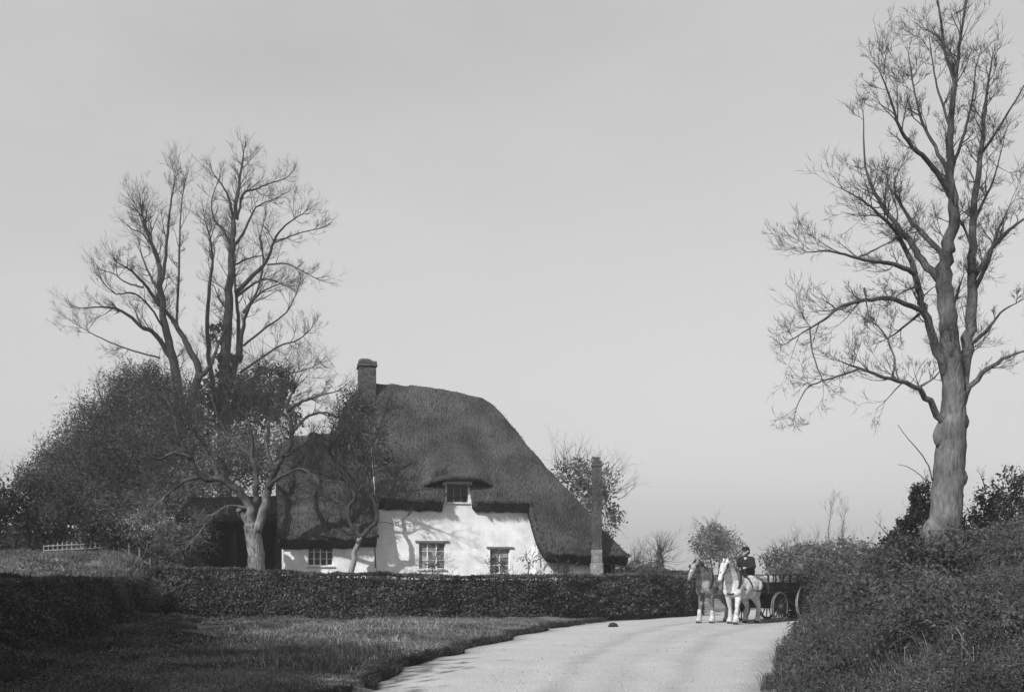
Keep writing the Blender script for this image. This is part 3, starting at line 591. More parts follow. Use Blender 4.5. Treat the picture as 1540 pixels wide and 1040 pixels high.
A.dress(4.6, 3, .42, up=.12, wig=.55, maxL=1.35, maxr=.02, minr=.005, lo=.22)
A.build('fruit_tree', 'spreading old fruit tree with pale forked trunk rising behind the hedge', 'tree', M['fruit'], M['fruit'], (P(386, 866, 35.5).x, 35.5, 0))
B = Bare(22)
B.limb([(528, 900), (528, 862), (533, 830), (543, 806)], 37.0, 36.9, .12, .085, True, 8, tw=0)
B.limb([(542, 808), (527, 785), (524, 764), (534, 745), (521, 722), (505, 700), (495, 672), (500, 645)], 36.9, 36.1, .085, .025)
B.limb([(543, 806), (564, 786), (566, 765), (558, 742), (553, 715), (546, 690), (541, 660), (532, 628), (536, 600)], 36.9, 36.6, .085, .025)
for pix, a, b_, r in (([(534, 745), (548, 725), (552, 700)], 36.8, 36.2, .05), ([(566, 786), (580, 785), (592, 787), (602, 783)], 36.8, 36.9, .02), ([(546, 690), (560, 665), (572, 640), (580, 610)], 36.7, 36, .04), ([(521, 722), (490, 715), (470, 700), (462, 680)], 36.5, 36, .04),
    ([(541, 660), (520, 640), (508, 615)], 36.7, 37, .03), ([(505, 700), (480, 690), (470, 660)], 36.3, 36.8, .03), ([(524, 764), (500, 752), (484, 745)], 36.8, 36.3, .03)):
    B.limb(pix, a, b_, r, .01)
B.dress(5.0, 3, .4, up=.2, wig=.5, maxL=.85, maxr=.018, lo=.35)
B.build('garden_tree', 'slender crooked tree forking against the white wall left of the cottage windows', 'tree', M['barkl'], M['bark'], (P(528, 866, 36.95).x, 36.95, 0))
# big tree on the right bank
C_ = Bare(33)
tY = 24.0
C_.limb([(1416, 850), (1418, 815), (1422, 770), (1426, 720), (1430, 670), (1433, 625), (1436, 585)], tY, tY, .36, .22, True, 14, tw=.0, power=5)
C_.limb([(1431, 660), (1434, 620), (1432, 560), (1428, 515), (1424, 460), (1422, 400), (1426, 365), (1435, 310), (1428, 250), (1432, 180), (1438, 110), (1444, 55)], tY, tY-.3, .29, .02, False, 10, tw=1.4)
C_.limb([(1432, 650), (1441, 605), (1450, 560), (1457, 510), (1463, 440), (1463, 370), (1466, 300), (1476, 220), (1483, 150), (1492, 90)], tY, tY+1.2, .20, .015)
for pix, a, b_, r in (([(1432, 580), (1415, 540), (1400, 500), (1388, 462), (1380, 430), (1372, 400), (1360, 370), (1345, 345), (1320, 320), (1298, 302), (1268, 285)], 0, -1.6, .13),
    ([(1376, 412), (1350, 400), (1320, 393), (1290, 388), (1250, 378), (1214, 379)], -.9, -2.2, .07), ([(1290, 388), (1318, 374), (1342, 362)], -1.7, -1.0, .03), ([(1424, 440), (1392, 400), (1372, 370), (1342, 330), (1316, 290), (1302, 250), (1298, 170)], 0, 1.6, .12),
    ([(1388, 470), (1350, 452), (1310, 450), (1270, 458), (1240, 480), (1215, 495), (1183, 516)], -.6, -2.6, .07), ([(1218, 494), (1222, 530), (1237, 572)], -2.3, -2.4, .02),
    ([(1420, 640), (1398, 604), (1375, 582), (1340, 570), (1290, 553), (1265, 543)], 0, -1.6, .10), ([(1292, 554), (1260, 565), (1235, 573), (1212, 585), (1198, 612)], -1.5, -2.6, .03), ([(1300, 433), (1303, 452), (1306, 472)], -1.5, -1.7, .03),
    ([(1424, 390), (1385, 350), (1362, 318), (1345, 285), (1352, 255)], 0, 1.8, .08), ([(1432, 300), (1402, 250), (1372, 220), (1352, 190), (1340, 150), (1322, 105)], -.1, -1.5, .08), ([(1428, 262), (1406, 220), (1386, 180), (1374, 130), (1366, 80)], -.1, 1.5, .06),
    ([(1378, 582), (1400, 572), (1418, 552)], -.4, 0, .04), ([(1340, 570), (1346, 545), (1334, 510), (1320, 490), (1300, 478)], -.8, .2, .035), ([(1382, 472), (1352, 497), (1328, 512)], -.6, .4, .04), ([(1436, 318), (1453, 350), (1466, 396)], 0, .5, .05),
    ([(1432, 200), (1415, 150), (1405, 110), (1398, 60)], -.2, .8, .04), ([(1434, 250), (1450, 200), (1462, 150), (1468, 100)], -.2, -.9, .05), ([(1462, 440), (1484, 400), (1500, 350), (1518, 310)], .7, -.6, .07), ([(1466, 330), (1490, 280), (1508, 220)], .9, 2, .05),
    ([(1426, 480), (1440, 440), (1450, 410)], 0, 1.4, .05), ([(1345, 345), (1350, 320), (1340, 290)], -1.2, -.4, .03), ([(1380, 430), (1355, 440), (1335, 460)], -.8, -1.8, .03), ([(1457, 520), (1480, 500), (1505, 470), (1530, 455)], .4, -.6, .06), ([(1446, 600), (1478, 560), (1520, 535), (1570, 520)], .1, -1.2, .09), ([(1462, 420), (1495, 370), (1540, 330), (1590, 315)], .8, 1.8, .08), ([(1476, 230), (1510, 180), (1545, 120)], 1.0, .2, .05), ([(1438, 130), (1420, 70), (1412, 10), (1400, -50)], -.3, .5, .05), ([(1444, 60), (1452, 0), (1450, -60)], -.3, 0, .04)):
    C_.limb(pix, tY+a, tY+b_, r*.88, .010)
C_.dress(3.0, 3, .36, up=.28, wig=.5, maxL=1.0, maxr=.018, minr=.0038)
for q in (([(1402, 722), (1396, 700), (1382, 678), (1362, 655), (1350, 638)], .02), ([(1398, 730), (1385, 715), (1366, 702), (1350, 698)], .014)):
    C_.limb(q[0], tY, tY-.5, q[1], .006, sides=5)
# bosses and burrs on the old trunk
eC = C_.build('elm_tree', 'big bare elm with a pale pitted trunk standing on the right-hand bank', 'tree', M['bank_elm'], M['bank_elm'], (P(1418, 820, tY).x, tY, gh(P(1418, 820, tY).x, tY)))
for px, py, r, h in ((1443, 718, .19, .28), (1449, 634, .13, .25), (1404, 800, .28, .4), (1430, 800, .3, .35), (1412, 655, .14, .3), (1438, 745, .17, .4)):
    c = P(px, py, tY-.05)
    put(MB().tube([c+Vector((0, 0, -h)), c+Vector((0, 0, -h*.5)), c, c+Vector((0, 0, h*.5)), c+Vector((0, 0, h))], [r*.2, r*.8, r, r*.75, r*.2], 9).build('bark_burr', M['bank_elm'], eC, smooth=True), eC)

# trees and bushes further off
b = P(905, 866, 52)
crowntree('orchard_tree', 'fuzzy twiggy tree behind the right slope of the thatch by the pole', 'tree', (b.x, b.y, 0),
    [L(885, 735, 52, 1.7, 1.6, 1.6), L(910, 760, 52, 1.2, 1.4, 1.5), L(855, 718, 52, 1.1, 1.2, .9)], 3500, .09, M['brushy'], [P(905, 880, 52), P(904, 810, 52), P(895, 760, 52)], .15, 90, 31, dens=.1)
hedge('boundary_hedge', [(-42, 56), (-30, 55), (-22, 54), (-13, 53)], [4.0, 4.2, 3.9, 3.7], 'high dark field hedge far behind the thicket and the railing', n=22000, lf=.11, thick=2.0, m=M['ever'], zb=1.0)
for i, (px, py, Y, lob, lab, nl) in enumerate((
    (1072, 868, 95, [L(1065, 822, 95, 2.0, 2, 2.2), L(1082, 818, 95, 2.0, 2, 2.2), L(1072, 800, 95, 1.3, 1.5, 1.4), L(1095, 835, 95, 1.6, 2, 1.5)], 'hazy far tree rising behind the heads of the two horses', 5000),
    (1195, 868, 70, [L(1180, 845, 70, 1.6, 2, 1.0), L(1205, 842, 70, 1.8, 2, 1.2)], 'far grey tree clump over the rear of the wagon', 5000),
    (1240, 868, 60, [L(1232, 848, 60, 1.6, 2, .9), L(1262, 842, 60, 1.6, 2, 1.1), L(1290, 838, 60, 1.4, 2, 1.1)], 'far bushy tree clump showing just above the bank right of the wagon', 5000),
    (992, 868, 60, [L(992, 842, 60, .3, .3, .7)], 'tiny lone far sapling left of the horses', 300),
    (948, 868, 70, [L(955, 852, 70, .8, .8, .5), L(978, 856, 70, .7, .7, .3)], 'small far shrub above the low hedge beyond the cottage', 700))):
    b = P(px, py, Y); crowntree('distant_tree', lab, 'tree', (b.x, Y, 0), lob, nl, .13, M['brushy'], [Vector((b.x, Y, 0)), Vector((b.x+.1, Y, 1.2)), Vector(lob[0][0])], .12, 50, 40+i, dens=.1)
for i, (px, py0, py1, Y, lab) in enumerate(((1248, 840, 765, 58, 'thin bare sapling against the sky, nearer the wagon of the two'), (1268, 838, 775, 60, 'thin bare sapling against the sky, nearer the bank elm of the two'))):
    s = Bare(60+i); s.limb([(px, 870), (px+1, py0), (px-2, (py0+py1)/2), (px+2, py1)], Y, Y, .05, .015, True, 5); s.dress(2.5, 2, .5, up=.5, maxL=1.2, maxr=.02)
    s.build('sapling', lab, 'tree', M['twigf'], M['twigf'], (P(px, 866, Y).x, Y, 0))
# evergreen shrubs beside the elm on the bank
for px0, lob, lab, n in ((1375, [L(1378, 790, 26, .45, .5, .75), L(1388, 755, 26, .28, .3, .6), L(1362, 800, 26, .35, .4, .4), L(1345, 812, 26, .35, .4, .3)], 'pointed dark evergreen bush against the left of the bank elm trunk', 5000),
    (1470, [L(1462, 795, 26, .5, .5, .65), L(1490, 775, 26.5, .6, .5, .9), L(1530, 770, 26.5, .7, .5, 1.0)], 'dark evergreen bush right of the bank elm trunk', 6000)):
    b = P(px0, 820, 26); crowntree('evergreen_bush', lab, 'bush', (b.x, 26, gh(b.x, 26)), lob, n, .05, M['ever'], None, .1, 14, 70+int(px0), dens=.25, tl=.8)
# off-frame tree to the left whose shade lies on the near bank and verge
for x, y in ((-12.3, 5.5), (-15.2, 12.0), (-16.0, 17.0), (-11.6, 8.4), (-12.0, 3.2), (-18.8, 21.5)):
    z0 = gh(x, y)
    crowntree('evergreen_oak', 'leafy evergreen oak standing out of frame on the left bank', 'tree', (x, y, z0), [((x, y, 7.6), (3.4, 3.6, 2.6)), ((x+.4, y+1.8, 5.6), (2.6, 2.6, 2.0)), ((x-1, y-2, 5.6), (2.8, 2.8, 2.2))],
        16000, .2, M['ever'], [Vector((x, y, z0-.2)), Vector((x+.2, y, 3.2)), Vector((x, y+.2, 6))], .35, 20, 80+int(y), dens=.1, group='evergreen oaks on the left bank')

# shrubs against the white wall
for i, (px, py, r, n, lab) in enumerate(((745, 850, .45, 700, 'wispy shrub growing across the right-hand ground window'), (795, 845, .4, 350, 'pale climber stems on the white wall right of the windows'), (848, 855, .42, 900, 'rounded dark shrub under the low right eaves'), (650, 852, .3, 300, 'thin shrub top before the middle ground window'))):
    u_ = hu(px, -.7); w = hw(u_, -.85, 0); c = P(px, py, w[1])
    crowntree('wall_shrub', lab, 'shrub', w, [((c.x, c.y, c.z), (r, r*.6, r*1.1)), ((c.x+.1, c.y, c.z-.7), (r, r*.6, r*1.1))], n, .04, M['bush'], [Vector(w), Vector((c.x, c.y, c.z-.5)), c], .03, 10, 90+i, dens=.1, tl=.7)

# ------------------------------------------------------------------ pole, far low shed, railing, poles
fb = P(170, 800, 42)
def fence(name, p0, p1, npost, hgt, m, label, rails=2, w=.06):
    e = empty(name, p0, 0, label, 'fence'); d = p1-p0
    for i in range(npost):
        p = p0+d*i/(npost-1); z = gh(p.x, p.y)
        put(MB().box((p.x-w/2, p.y-w/2, z-.1), (p.x+w/2, p.y+w/2, z+hgt)).build('post', m, e), e)
    for k in range(rails):
        h_ = hgt*(.45+.45*k/(max(1, rails-1))); z0, z1 = gh(p0.x, p0.y)+h_, gh(p1.x, p1.y)+h_
        put(MB().tube([(p0.x, p0.y-.045, z0), (p1.x, p1.y-.045, z1)], .028, 6).build('rail', m, e), e)
    return e
fence('low_railing', P(66, 830, 43.5), P(172, 830, 43), 16, .42, M['rail'], 'low pale paling railing under the thicket at the left', 2, .05)
fence('field_fence', P(178, 826, 43), P(226, 826, 43), 4, .5, M['timber'], 'short dark rail fence on the pale grass left of the bush', 1, .07)

# ------------------------------------------------------------------ ground vegetation
def scat(n, fx, ylo, yhi, keep, pw=1.0):
    Y = ylo+(yhi-ylo)*rng.random(n)**pw; a, b_ = fx(Y); X = a+(b_-a)*rng.random(n); k = keep(X, Y); return X[k], Y[k]
inb = lambda X, Y: (np.interp(Y, BY, BX)-X)
X, Y = scat(190000, lambda Y: (np.interp(Y, BY, BX)-.3, XL(Y)-.03), 8, 41, lambda X, Y: (vnoise(X, Y, .8, 51) > .06) & (np.abs(X) < .56*Y+1.5), 1.35)
# rank tussocks
tc_ = [P(px, 866, Yt) for px, Yt in ((400, 24), (430, 21.5), (470, 23.5), (505, 20), (455, 18.5), (520, 24.5), (385, 20), (545, 19), (490, 16.5), (420, 17), (560, 27), (610, 29), (350, 26), (300, 24))]
ti = rng.integers(0, len(tc_), 26000); tr_ = .22+.5*rng.random(len(tc_)); XT = np.array([p.x for p in tc_])[ti]+rng.normal(size=26000)*tr_[ti]*1.5; YT = np.array([p.y for p in tc_])[ti]+rng.normal(size=26000)*tr_[ti]*1.6
kk_ = (vnoise(XT, YT, .35, 71) > .3) & (XT < XL(YT)-.3); XT, YT = XT[kk_], YT[kk_]
o = blades('rank_grass', XT, YT, .10+.24*vnoise(XT, YT, .5, 72)**2, .007, M['tuss'], lean=1.3); tag(o, 'taller rank tussocks on the verge left of the road', 'grass', kind='stuff')
# keep clear under the hedge line
hy = np.interp(X, [p[0] for p in HL], [p[1] for p in HL]); k = Y < hy-.35; X, Y = X[k], Y[k]
X2 = X; tuft = vnoise(X, Y, .9, 57)*vnoise(X, Y, 2.6, 58)
o = blades('verge_grass', X, Y, .065+.22*np.clip(tuft-.2, 0, 1), .008, M['grass'], lean=1.2); tag(o, 'short rough grass on the verge between road and hedge', 'grass', kind='stuff')
X, Y = scat(22000, lambda Y: (XL(Y)-.16, XL(Y)+.0), 8, 40, lambda X, Y: vnoise(X, Y, .5, 52) > .2, 1.2)
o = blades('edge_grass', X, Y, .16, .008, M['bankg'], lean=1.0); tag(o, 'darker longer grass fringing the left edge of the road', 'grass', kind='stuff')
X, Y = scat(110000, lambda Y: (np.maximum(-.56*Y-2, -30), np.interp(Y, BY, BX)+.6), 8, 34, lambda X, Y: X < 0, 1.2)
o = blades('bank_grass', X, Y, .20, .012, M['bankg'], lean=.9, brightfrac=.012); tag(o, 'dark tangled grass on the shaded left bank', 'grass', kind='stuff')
X, Y = scat(45000, lambda Y: (np.maximum(-.56*Y-2, -30), np.interp(Y, BY, BX)-.2), 33, 48, lambda X, Y: X < -11.5, 1.0)
o = blades('field_grass', X, Y, .16, .014, M['grass'], lean=.9); tag(o, 'pale tufted grass rising beyond the left bank', 'grass', kind='stuff')
X, Y = scat(120000, lambda Y: (XR(Y)+.02, np.minimum(.56*Y+2, XR(Y)+9)), 7, 36, lambda X, Y: vnoise(X, Y, .6, 53) > .12, 1.4)
o = blades('bank_grass', X, Y, .14+.25*vnoise(X, Y, .9, 61), .0045, M['rough'], lean=1.3, brightfrac=.02); tag(o, 'long rough grass and stalks covering the right-hand bank', 'grass', kind='stuff')
X, Y = scat(420000, lambda Y: (XR(Y)+.05, np.minimum(.56*Y+2, XR(Y)+9)), 7, 37, lambda X, Y: vnoise(X, Y, .55, 63) > .2, 1.35)
hgt = 1.05*vnoise(X, Y, .7, 64)*vnoise(X, Y, 1.9, 65)+.08; zz_ = ground_h(X, Y)+hgt*rng.random(len(X))**.6
o = leafobj('bank_scrub', np.stack([X, Y, zz_], 1), .008+.0009*Y, M['bush'], aspect=.4, clump=.3, seed=9); tag(o, 'low ivy and bramble leaves matted over the right-hand bank', 'undergrowth', kind='stuff')
X, Y = scat(160000, lambda Y: (np.interp(Y, BY, BX)-2, np.interp(Y, BY, BX)+6), 8, 33, lambda X, Y: vnoise(X, Y, .8, 66)*.7+vnoise(X, Y, 2.4, 70)*.5 > .36+.17*np.clip(X-np.interp(Y, BY, BX)-.9, 0, 9)+.12*rng.random(len(X)), 1.3)
hgt = (.5-.07*np.clip(X-np.interp(Y, BY, BX)-1, 0, 5))*vnoise(X, Y, .8, 67)*vnoise(X, Y, 2.1, 68)+.05; zz_ = ground_h(X, Y)+hgt*rng.random(len(X))**.6
o = leafobj('bank_ivy', np.stack([X, Y, zz_], 1), .008+.0010*Y, M['hedge'], clump=.35, seed=10); tag(o, 'dark ivy and nettles matted over the shaded left bank', 'undergrowth', kind='stuff')
X, Y = scat(9000, lambda Y: (XR(Y)+.1, np.minimum(.56*Y+2, XR(Y)+9)), 7, 36, lambda X, Y: vnoise(X, Y, 1.1, 69) > .3, 1.3)
o = blades('dead_stalks', X, Y, .42, .0028, M['stalk'], lean=1.5); tag(o, 'thin pale dead stalks standing out of the right-hand bank', 'grass', kind='stuff')
# bramble clumps on the right bank
k = 0
for i in range(75):
    Yb = 9+24*random.random()**1.2; xr_ = float(XR(np.array([Yb]))[0]); d = 1.0+random.random()*min(5.0, .56*Yb+1.0-xr_); Xb = xr_+d
    if Xb > .55*Yb+1: continue
    z = gh(Xb, Yb); r = random.uniform(.35, .9); e = empty('bramble_clump', (Xb, Yb, z), 0, 'low tangled bramble clump among the rough grass of the right-hand bank', 'bramble', 'bramble clumps on the right-hand bank')
    Bz = Bare(200+i)
    for _ in range(22):
        a = Bz.rd.uniform(0, 6.28); Bz.grow(Vector((Xb+Bz.rd.uniform(-.3, .3), Yb+Bz.rd.uniform(-.3, .3), z)), Vector((math.cos(a), math.sin(a), 1.3)), r*1.05, .005, 1, -.6, .6)
    put(Bz.cr.build('bramble_vines', M['bark'], e), e)
    put(leafobj('leaves', blob((Xb, Yb, z+r*.35), (r, r, r*.55), int(2200*r), shell=.3), .035 if Yb > 14 else .026, M['bush'], e, clump=.3, seed=i), e)
# unclipped hedge along the top of the bank behind the wagon
hb = [(P(1180, 0, 39.5).x, 39.5), (P(1215, 0, 36.5).x, 36.5), (P(1262, 0, 34).x, 34), (P(1310, 0, 31).x, 31), (P(1362, 0, 28).x, 28), (P(1400, 0, 26.3).x, 26.3)]
e = empty('bank_hedge', (hb[0][0], hb[0][1], 0), 0, 'ragged unclipped hedge along the bank from the wagon up to the right-hand elm', 'hedge')
C = []
for i in range(60):
    t = i/59*(len(hb)-1); j = min(int(t), len(hb)-2); f = t-j; x = hb[j][0]*(1-f)+hb[j+1][0]*f; y = hb[j][1]*(1-f)+hb[j+1][1]*f
    pxx = 770+x/y*FPX; ytop = np.interp(pxx, [1170, 1200, 1250, 1300, 1350, 1400], [868, 850, 838, 826, 818, 806])+random.uniform(-3, 5); zt = CAMZ+(HY-ytop)/FPX*y; zg = gh(x, y)
    hh = max(.3, (zt-zg)/2); C.append(blob((x, y, (zt+zg)/2), (.75, .6, hh*.95), 850, shell=.3))
put(leafobj('foliage', np.concatenate(C), .05, M['bush'], e, clump=.7), e)
Bz = Bare(77)
for i in range(150):
    c = C[i % 60][random.randrange(850)]; Bz.grow(Vector(c), Vector((random.uniform(-1, 1), random.uniform(-1, 1), 1.2)), .6, .01, 1, .3, .5)
put(Bz.cr.build('branch_foliage', M['twig'], e), e)
# loose stones and dirt on the road
n_ = 9000; Yp = 8+34*rng.random(n_)**1.3; tp_ = rng.random(n_); tp_ = np.where(rng.random(n_) < .5, np.where(tp_ < .5, tp_*.3, 1-(1-tp_)*.3), tp_); Xp = XL(Yp)*(1-tp_)+XR(Yp)*tp_
sp_ = .006+.016*rng.random(n_)**3; Vp = []; oc = np.array([(1, 0, 0), (-1, 0, 0), (0, 1, 0), (0, -1, 0), (0, 0, .8), (0, 0, -.6)]); cz_ = -.035+.07*(1-(2*tp_-1)**2)-.005
Vp = np.stack([Xp, Yp, cz_], 1)[:, None, :]+oc[None]*sp_[:, None, None]*(.7+.6*rng.random((n_, 6, 1)))
Tq = np.array([(0, 2, 4), (2, 1, 4), (1, 3, 4), (3, 0, 4), (2, 0, 5), (1, 2, 5), (3, 1, 5), (0, 3, 5)]); Fp = (np.arange(n_)[:, None, None]*6+Tq[None]).reshape(-1)
o = mesh_np('gravel', Vp.reshape(-1, 3), Fp, 3, M['pebble']); tag(o, 'loose stones and grit strewn over the lane', 'gravel', kind='stuff')
# dark lump on the road
b = P(922, 944, 31.0); b.z = .02
mb = MB(); mb.tube([b+Vector((-.14, 0, .0)), b+Vector((-.08, .01, .05)), b+Vector((.02, 0, .06)), b+Vector((.1, .02, .04)), b+Vector((.15, 0, 0))], [.03, .07, .08, .06, .02], 8)
o = mb.build('dung_heap', M['stone'], None, True); tag(o, 'small dark heap of dung on the road near its left edge', 'dung')

# ------------------------------------------------------------------ horses, carter, wagon
def organic(name, caps, m, parent, voxel=.03, smooth_it=4):
    """tapered capsules fused into one skin: [(p0, r0, p1, r1)]"""
    bm = bmesh.new()
    for p0, r0, p1, r1 in caps:
        p0 = Vector(p0); p1 = Vector(p1); d = p1-p0; Ln = d.length; q = d.to_track_quat('Z', 'Y') if Ln > 1e-6 else Quaternion()
        rings = []
        for k in range(1, 6): a = -math.pi/2+k*math.pi/12; rings.append((math.sin(a)*r0, math.cos(a)*r0))
        rings += [(Ln*t, r0+(r1-r0)*t) for t in (0, .25, .5, .75, 1)]
        for k in range(1, 6): a = k*math.pi/12; rings.append((Ln+math.sin(a)*r1, math.cos(a)*r1))
        n = 14; vr = []
        for z, r in rings: vr.append([bm.verts.new(p0+q @ Vector((r*math.cos(2*math.pi*j/n), r*math.sin(2*math.pi*j/n), z))) for j in range(n)])
        for a_, b_ in zip(vr, vr[1:]):
            for j in range(n): bm.faces.new((a_[j], a_[(j+1) % n], b_[(j+1) % n], b_[j]))
        bm.faces.new(vr[0][::-1]); bm.faces.new(vr[-1])
    me = bpy.data.meshes.new(name+'_raw'); bm.to_mesh(me); bm.free()
    t = bpy.data.objects.new('tmp', me); COL.objects.link(t)
    md = t.modifiers.new('r', 'REMESH'); md.mode = 'VOXEL'; md.voxel_size = voxel; ms = t.modifiers.new('s', 'SMOOTH'); ms.factor = .5; ms.iterations = smooth_it
    dg = bpy.context.evaluated_depsgraph_get(); me2 = bpy.data.meshes.new_from_object(t.evaluated_get(dg)); bpy.data.objects.remove(t)
    return link(name, me2, m, parent, True)
def horse(name, loc, rz, label, coat, hair, hd=0.0, phase=0.0):
    e = empty(name, loc, rz, label, 'horse')
    st = [.16, -.14, -.12, .16] if phase == 0 else [-.12, .15, .14, -.1]
    c = [((-.30, .10, 1.10), .31, (.15, .10, 1.10), .31), ((-.30, -.10, 1.10), .31, (.15, -.10, 1.10), .31), ((-.80, .14, 1.22), .24, (-.66, .15, 1.0), .2), ((-.80, -.14, 1.22), .24, (-.66, -.15, 1.0), .2), ((.5, .15, 1.3), .19, (.6, .15, 1.05), .17), ((.5, -.15, 1.3), .19, (.6, -.15, 1.05), .17), ((.9, .05, 1.72), .1, (1.02, .06, 1.6), .07) if 0 else ((-.62, 0, 1.22), .36, (.0, 0, 1.16), .36), ((0, 0, 1.16), .36, (.5, 0, 1.22), .35), ((-.78, 0, 1.27), .31, (-.5, 0, 1.28), .33), ((.45, 0, 1.40), .22, (.1, 0, 1.42), .16), ((.55, 0, 1.12), .27, (.62, 0, 1.3), .25),
         ((.55, 0, 1.38), .26, (.85, 0, 1.68), .19), ((.85, 0, 1.68), .19, (1.08, 0, 1.90), .145),
         ((1.08, 0, 1.93), .125, (1.2, 0, 1.82), .13), ((1.2, 0, 1.83), .125, (1.42, 0, 1.50), .075), ((1.42, 0, 1.50), .075, (1.46, 0, 1.44), .07), ((1.16, 0, 1.76), .12, (1.24, 0, 1.66), .09),
         ((1.06, .07, 2.02), .035, (1.09, .08, 2.14), .014), ((1.06, -.07, 2.02), .035, (1.09, -.08, 2.14), .014)]
    hooves = []
    for k, y in enumerate((.17, -.17)):
        f = st[k]; kx = .52+f*.6; c += [((.5, y, 1.15), .17, (.53, y, .88), .115), ((.53, y, .88), .11, (kx, y, .54), .075), ((kx, y, .54), .07, (kx+f*.2-.01, y, .2), .05), ((kx+f*.2-.01, y, .2), .055, (kx+f*.25+.04, y, .09), .065)]; hooves.append((kx+f*.25+.05, y))
        f = st[2+k]; kx = -.9+f*.5; c += [((-.72, y, 1.15), .23, (-.62+f*.2, y*1.1, .86), .15), ((-.62+f*.2, y*1.1, .86), .14, (kx, y, .56), .08), ((kx, y, .56), .075, (kx+.04+f*.2, y, .2), .055), ((kx+.04+f*.2, y, .2), .06, (kx+.1+f*.25, y, .09), .07)]; hooves.append((kx+.11+f*.25, y))
    body = organic('body', c, coat, e, .028)
    if phase: MB().tube([(1.175, 0, 1.955), (1.25, 0, 1.885), (1.36, 0, 1.72), (1.475, 0, 1.54)], [.022, .035, .03, .03], 8).build('blaze', M['feather'], e, True)
    for x, y in hooves:
        mb = MB(); mb.tube([(x-.02, y, .46), (x-.03, y, .34), (x-.04, y, .2), (x, y, .1), (x+.02, y, .05)], [.045, .068, .082, .105, .095], 10); mb.build('leg_feather', M['feather'], e, True)
        mb = MB(); mb.tube([(x+.02, y, .06), (x+.03, y, .0)], [.075, .09], 10); mb.build('hoof', M['hair'], e, True)
    mb = MB()
    for i in range(26):
        t = i/25; x = .35+.72*t; z = 1.55+.50*t; mb.tube([(x, 0, z), (x-.02, .05, z+.04), (x-.03, .13, z-.10), (x-.02, .16, z-.22)], [.02, .03, .022, .004], 4)
    mb.tube([(1.1, 0, 2.06), (1.2, .01, 2.0), (1.28, .01, 1.86)], [.03, .04, .01], 6); mb.build('mane', hair, e)
    mb = MB(); mb.tube([(-1.05, 0, 1.42), (-1.17, 0, 1.3), (-1.2, 0, 1.05), (-1.16, 0, .75)], [.05, .09, .085, .03], 8); mb.build('tail', hair, e, True)
    # collar and hames
    cb = MB(); ring = []
    for i in range(19): a = 2*math.pi*i/18; ring.append(Vector((.60+.17*math.cos(a)*-.5+.02, .27*math.sin(a), 1.38+.40*math.cos(a))))
    cb.tube(ring, .07, 8); cl = cb.build('collar', M['leather'], e, True)
    MB().tube([(.50, .05, 1.74), (.46, .06, 1.95)], [.02, .015], 6).tube([(.50, -.05, 1.74), (.46, -.06, 1.95)], [.02, .015], 6).build('hames', M['iron'], cl)
    b = MB()
    def strap(pts, w=.02): b.tube(pts, w, 5)
    strap([(1.1, .13, 1.95), (1.3, .12, 1.7), (1.42, .08, 1.55)]); strap([(1.1, -.13, 1.95), (1.3, -.12, 1.7), (1.42, -.08, 1.55)]); strap([(1.14, .13, 1.92), (1.22, 0, 1.99), (1.14, -.13, 1.92)])
    strap([(1.36, .085, 1.6), (1.42, 0, 1.66), (1.36, -.085, 1.6)])
    for y in (.14, -.14): b.box((1.16, y-.01, 1.80), (1.28, y+.01, 1.90))
    b.build('bridle', M['leather'], e)
    b = MB(); ring = []
    for i in range(15): a = math.pi*(-.35+1.7*i/14); ring.append(Vector((-.02, .385*math.cos(a-math.pi*.5+0) if 0 else .385*math.sin(a-math.pi*.5), 1.17+.385*math.cos(a-math.pi*.5))))
    b.tube(ring, .03, 6); b.box((-.14, -.16, 1.5), (.1, .16, 1.58))
    b.build('back_pad', M['leather'], e)
    b = MB()
    for s in (1, -1): b.tube([(.55, .30*s, 1.15), (.1, .385*s, 1.08), (-.6, .39*s, 1.05), (-1.15, .36*s, 1.0)], .022, 5); b.tube([(-.6, .385*s, 1.05), (-.95, .33*s, 1.15), (-1.12, 0, 1.2)], .025, 5); b.tube([(-.70, .36*s, 1.1), (-.72, .2*s, 1.58), (-.72, 0, 1.62)], .018, 5)
    b.build('traces', M['leather'], e)
    return e
hd = math.atan2(-.78, -.62)
G = Vector((7.42, 33.2, 0)); hv = 0; lv = Vector((.835, -.55, 0))
hg = horse('cart_horse', (G.x, G.y, .02), hd, 'pale grey cart horse carrying the seated carter', M['horseg'], M['hairg'])
horse('cart_horse', (G.x-.74, G.y+.40, .02), hd-.12, 'darker roan cart horse with white feathered legs, nearer the hedge than the grey', M['horseb'], M['hair'], phase=1)
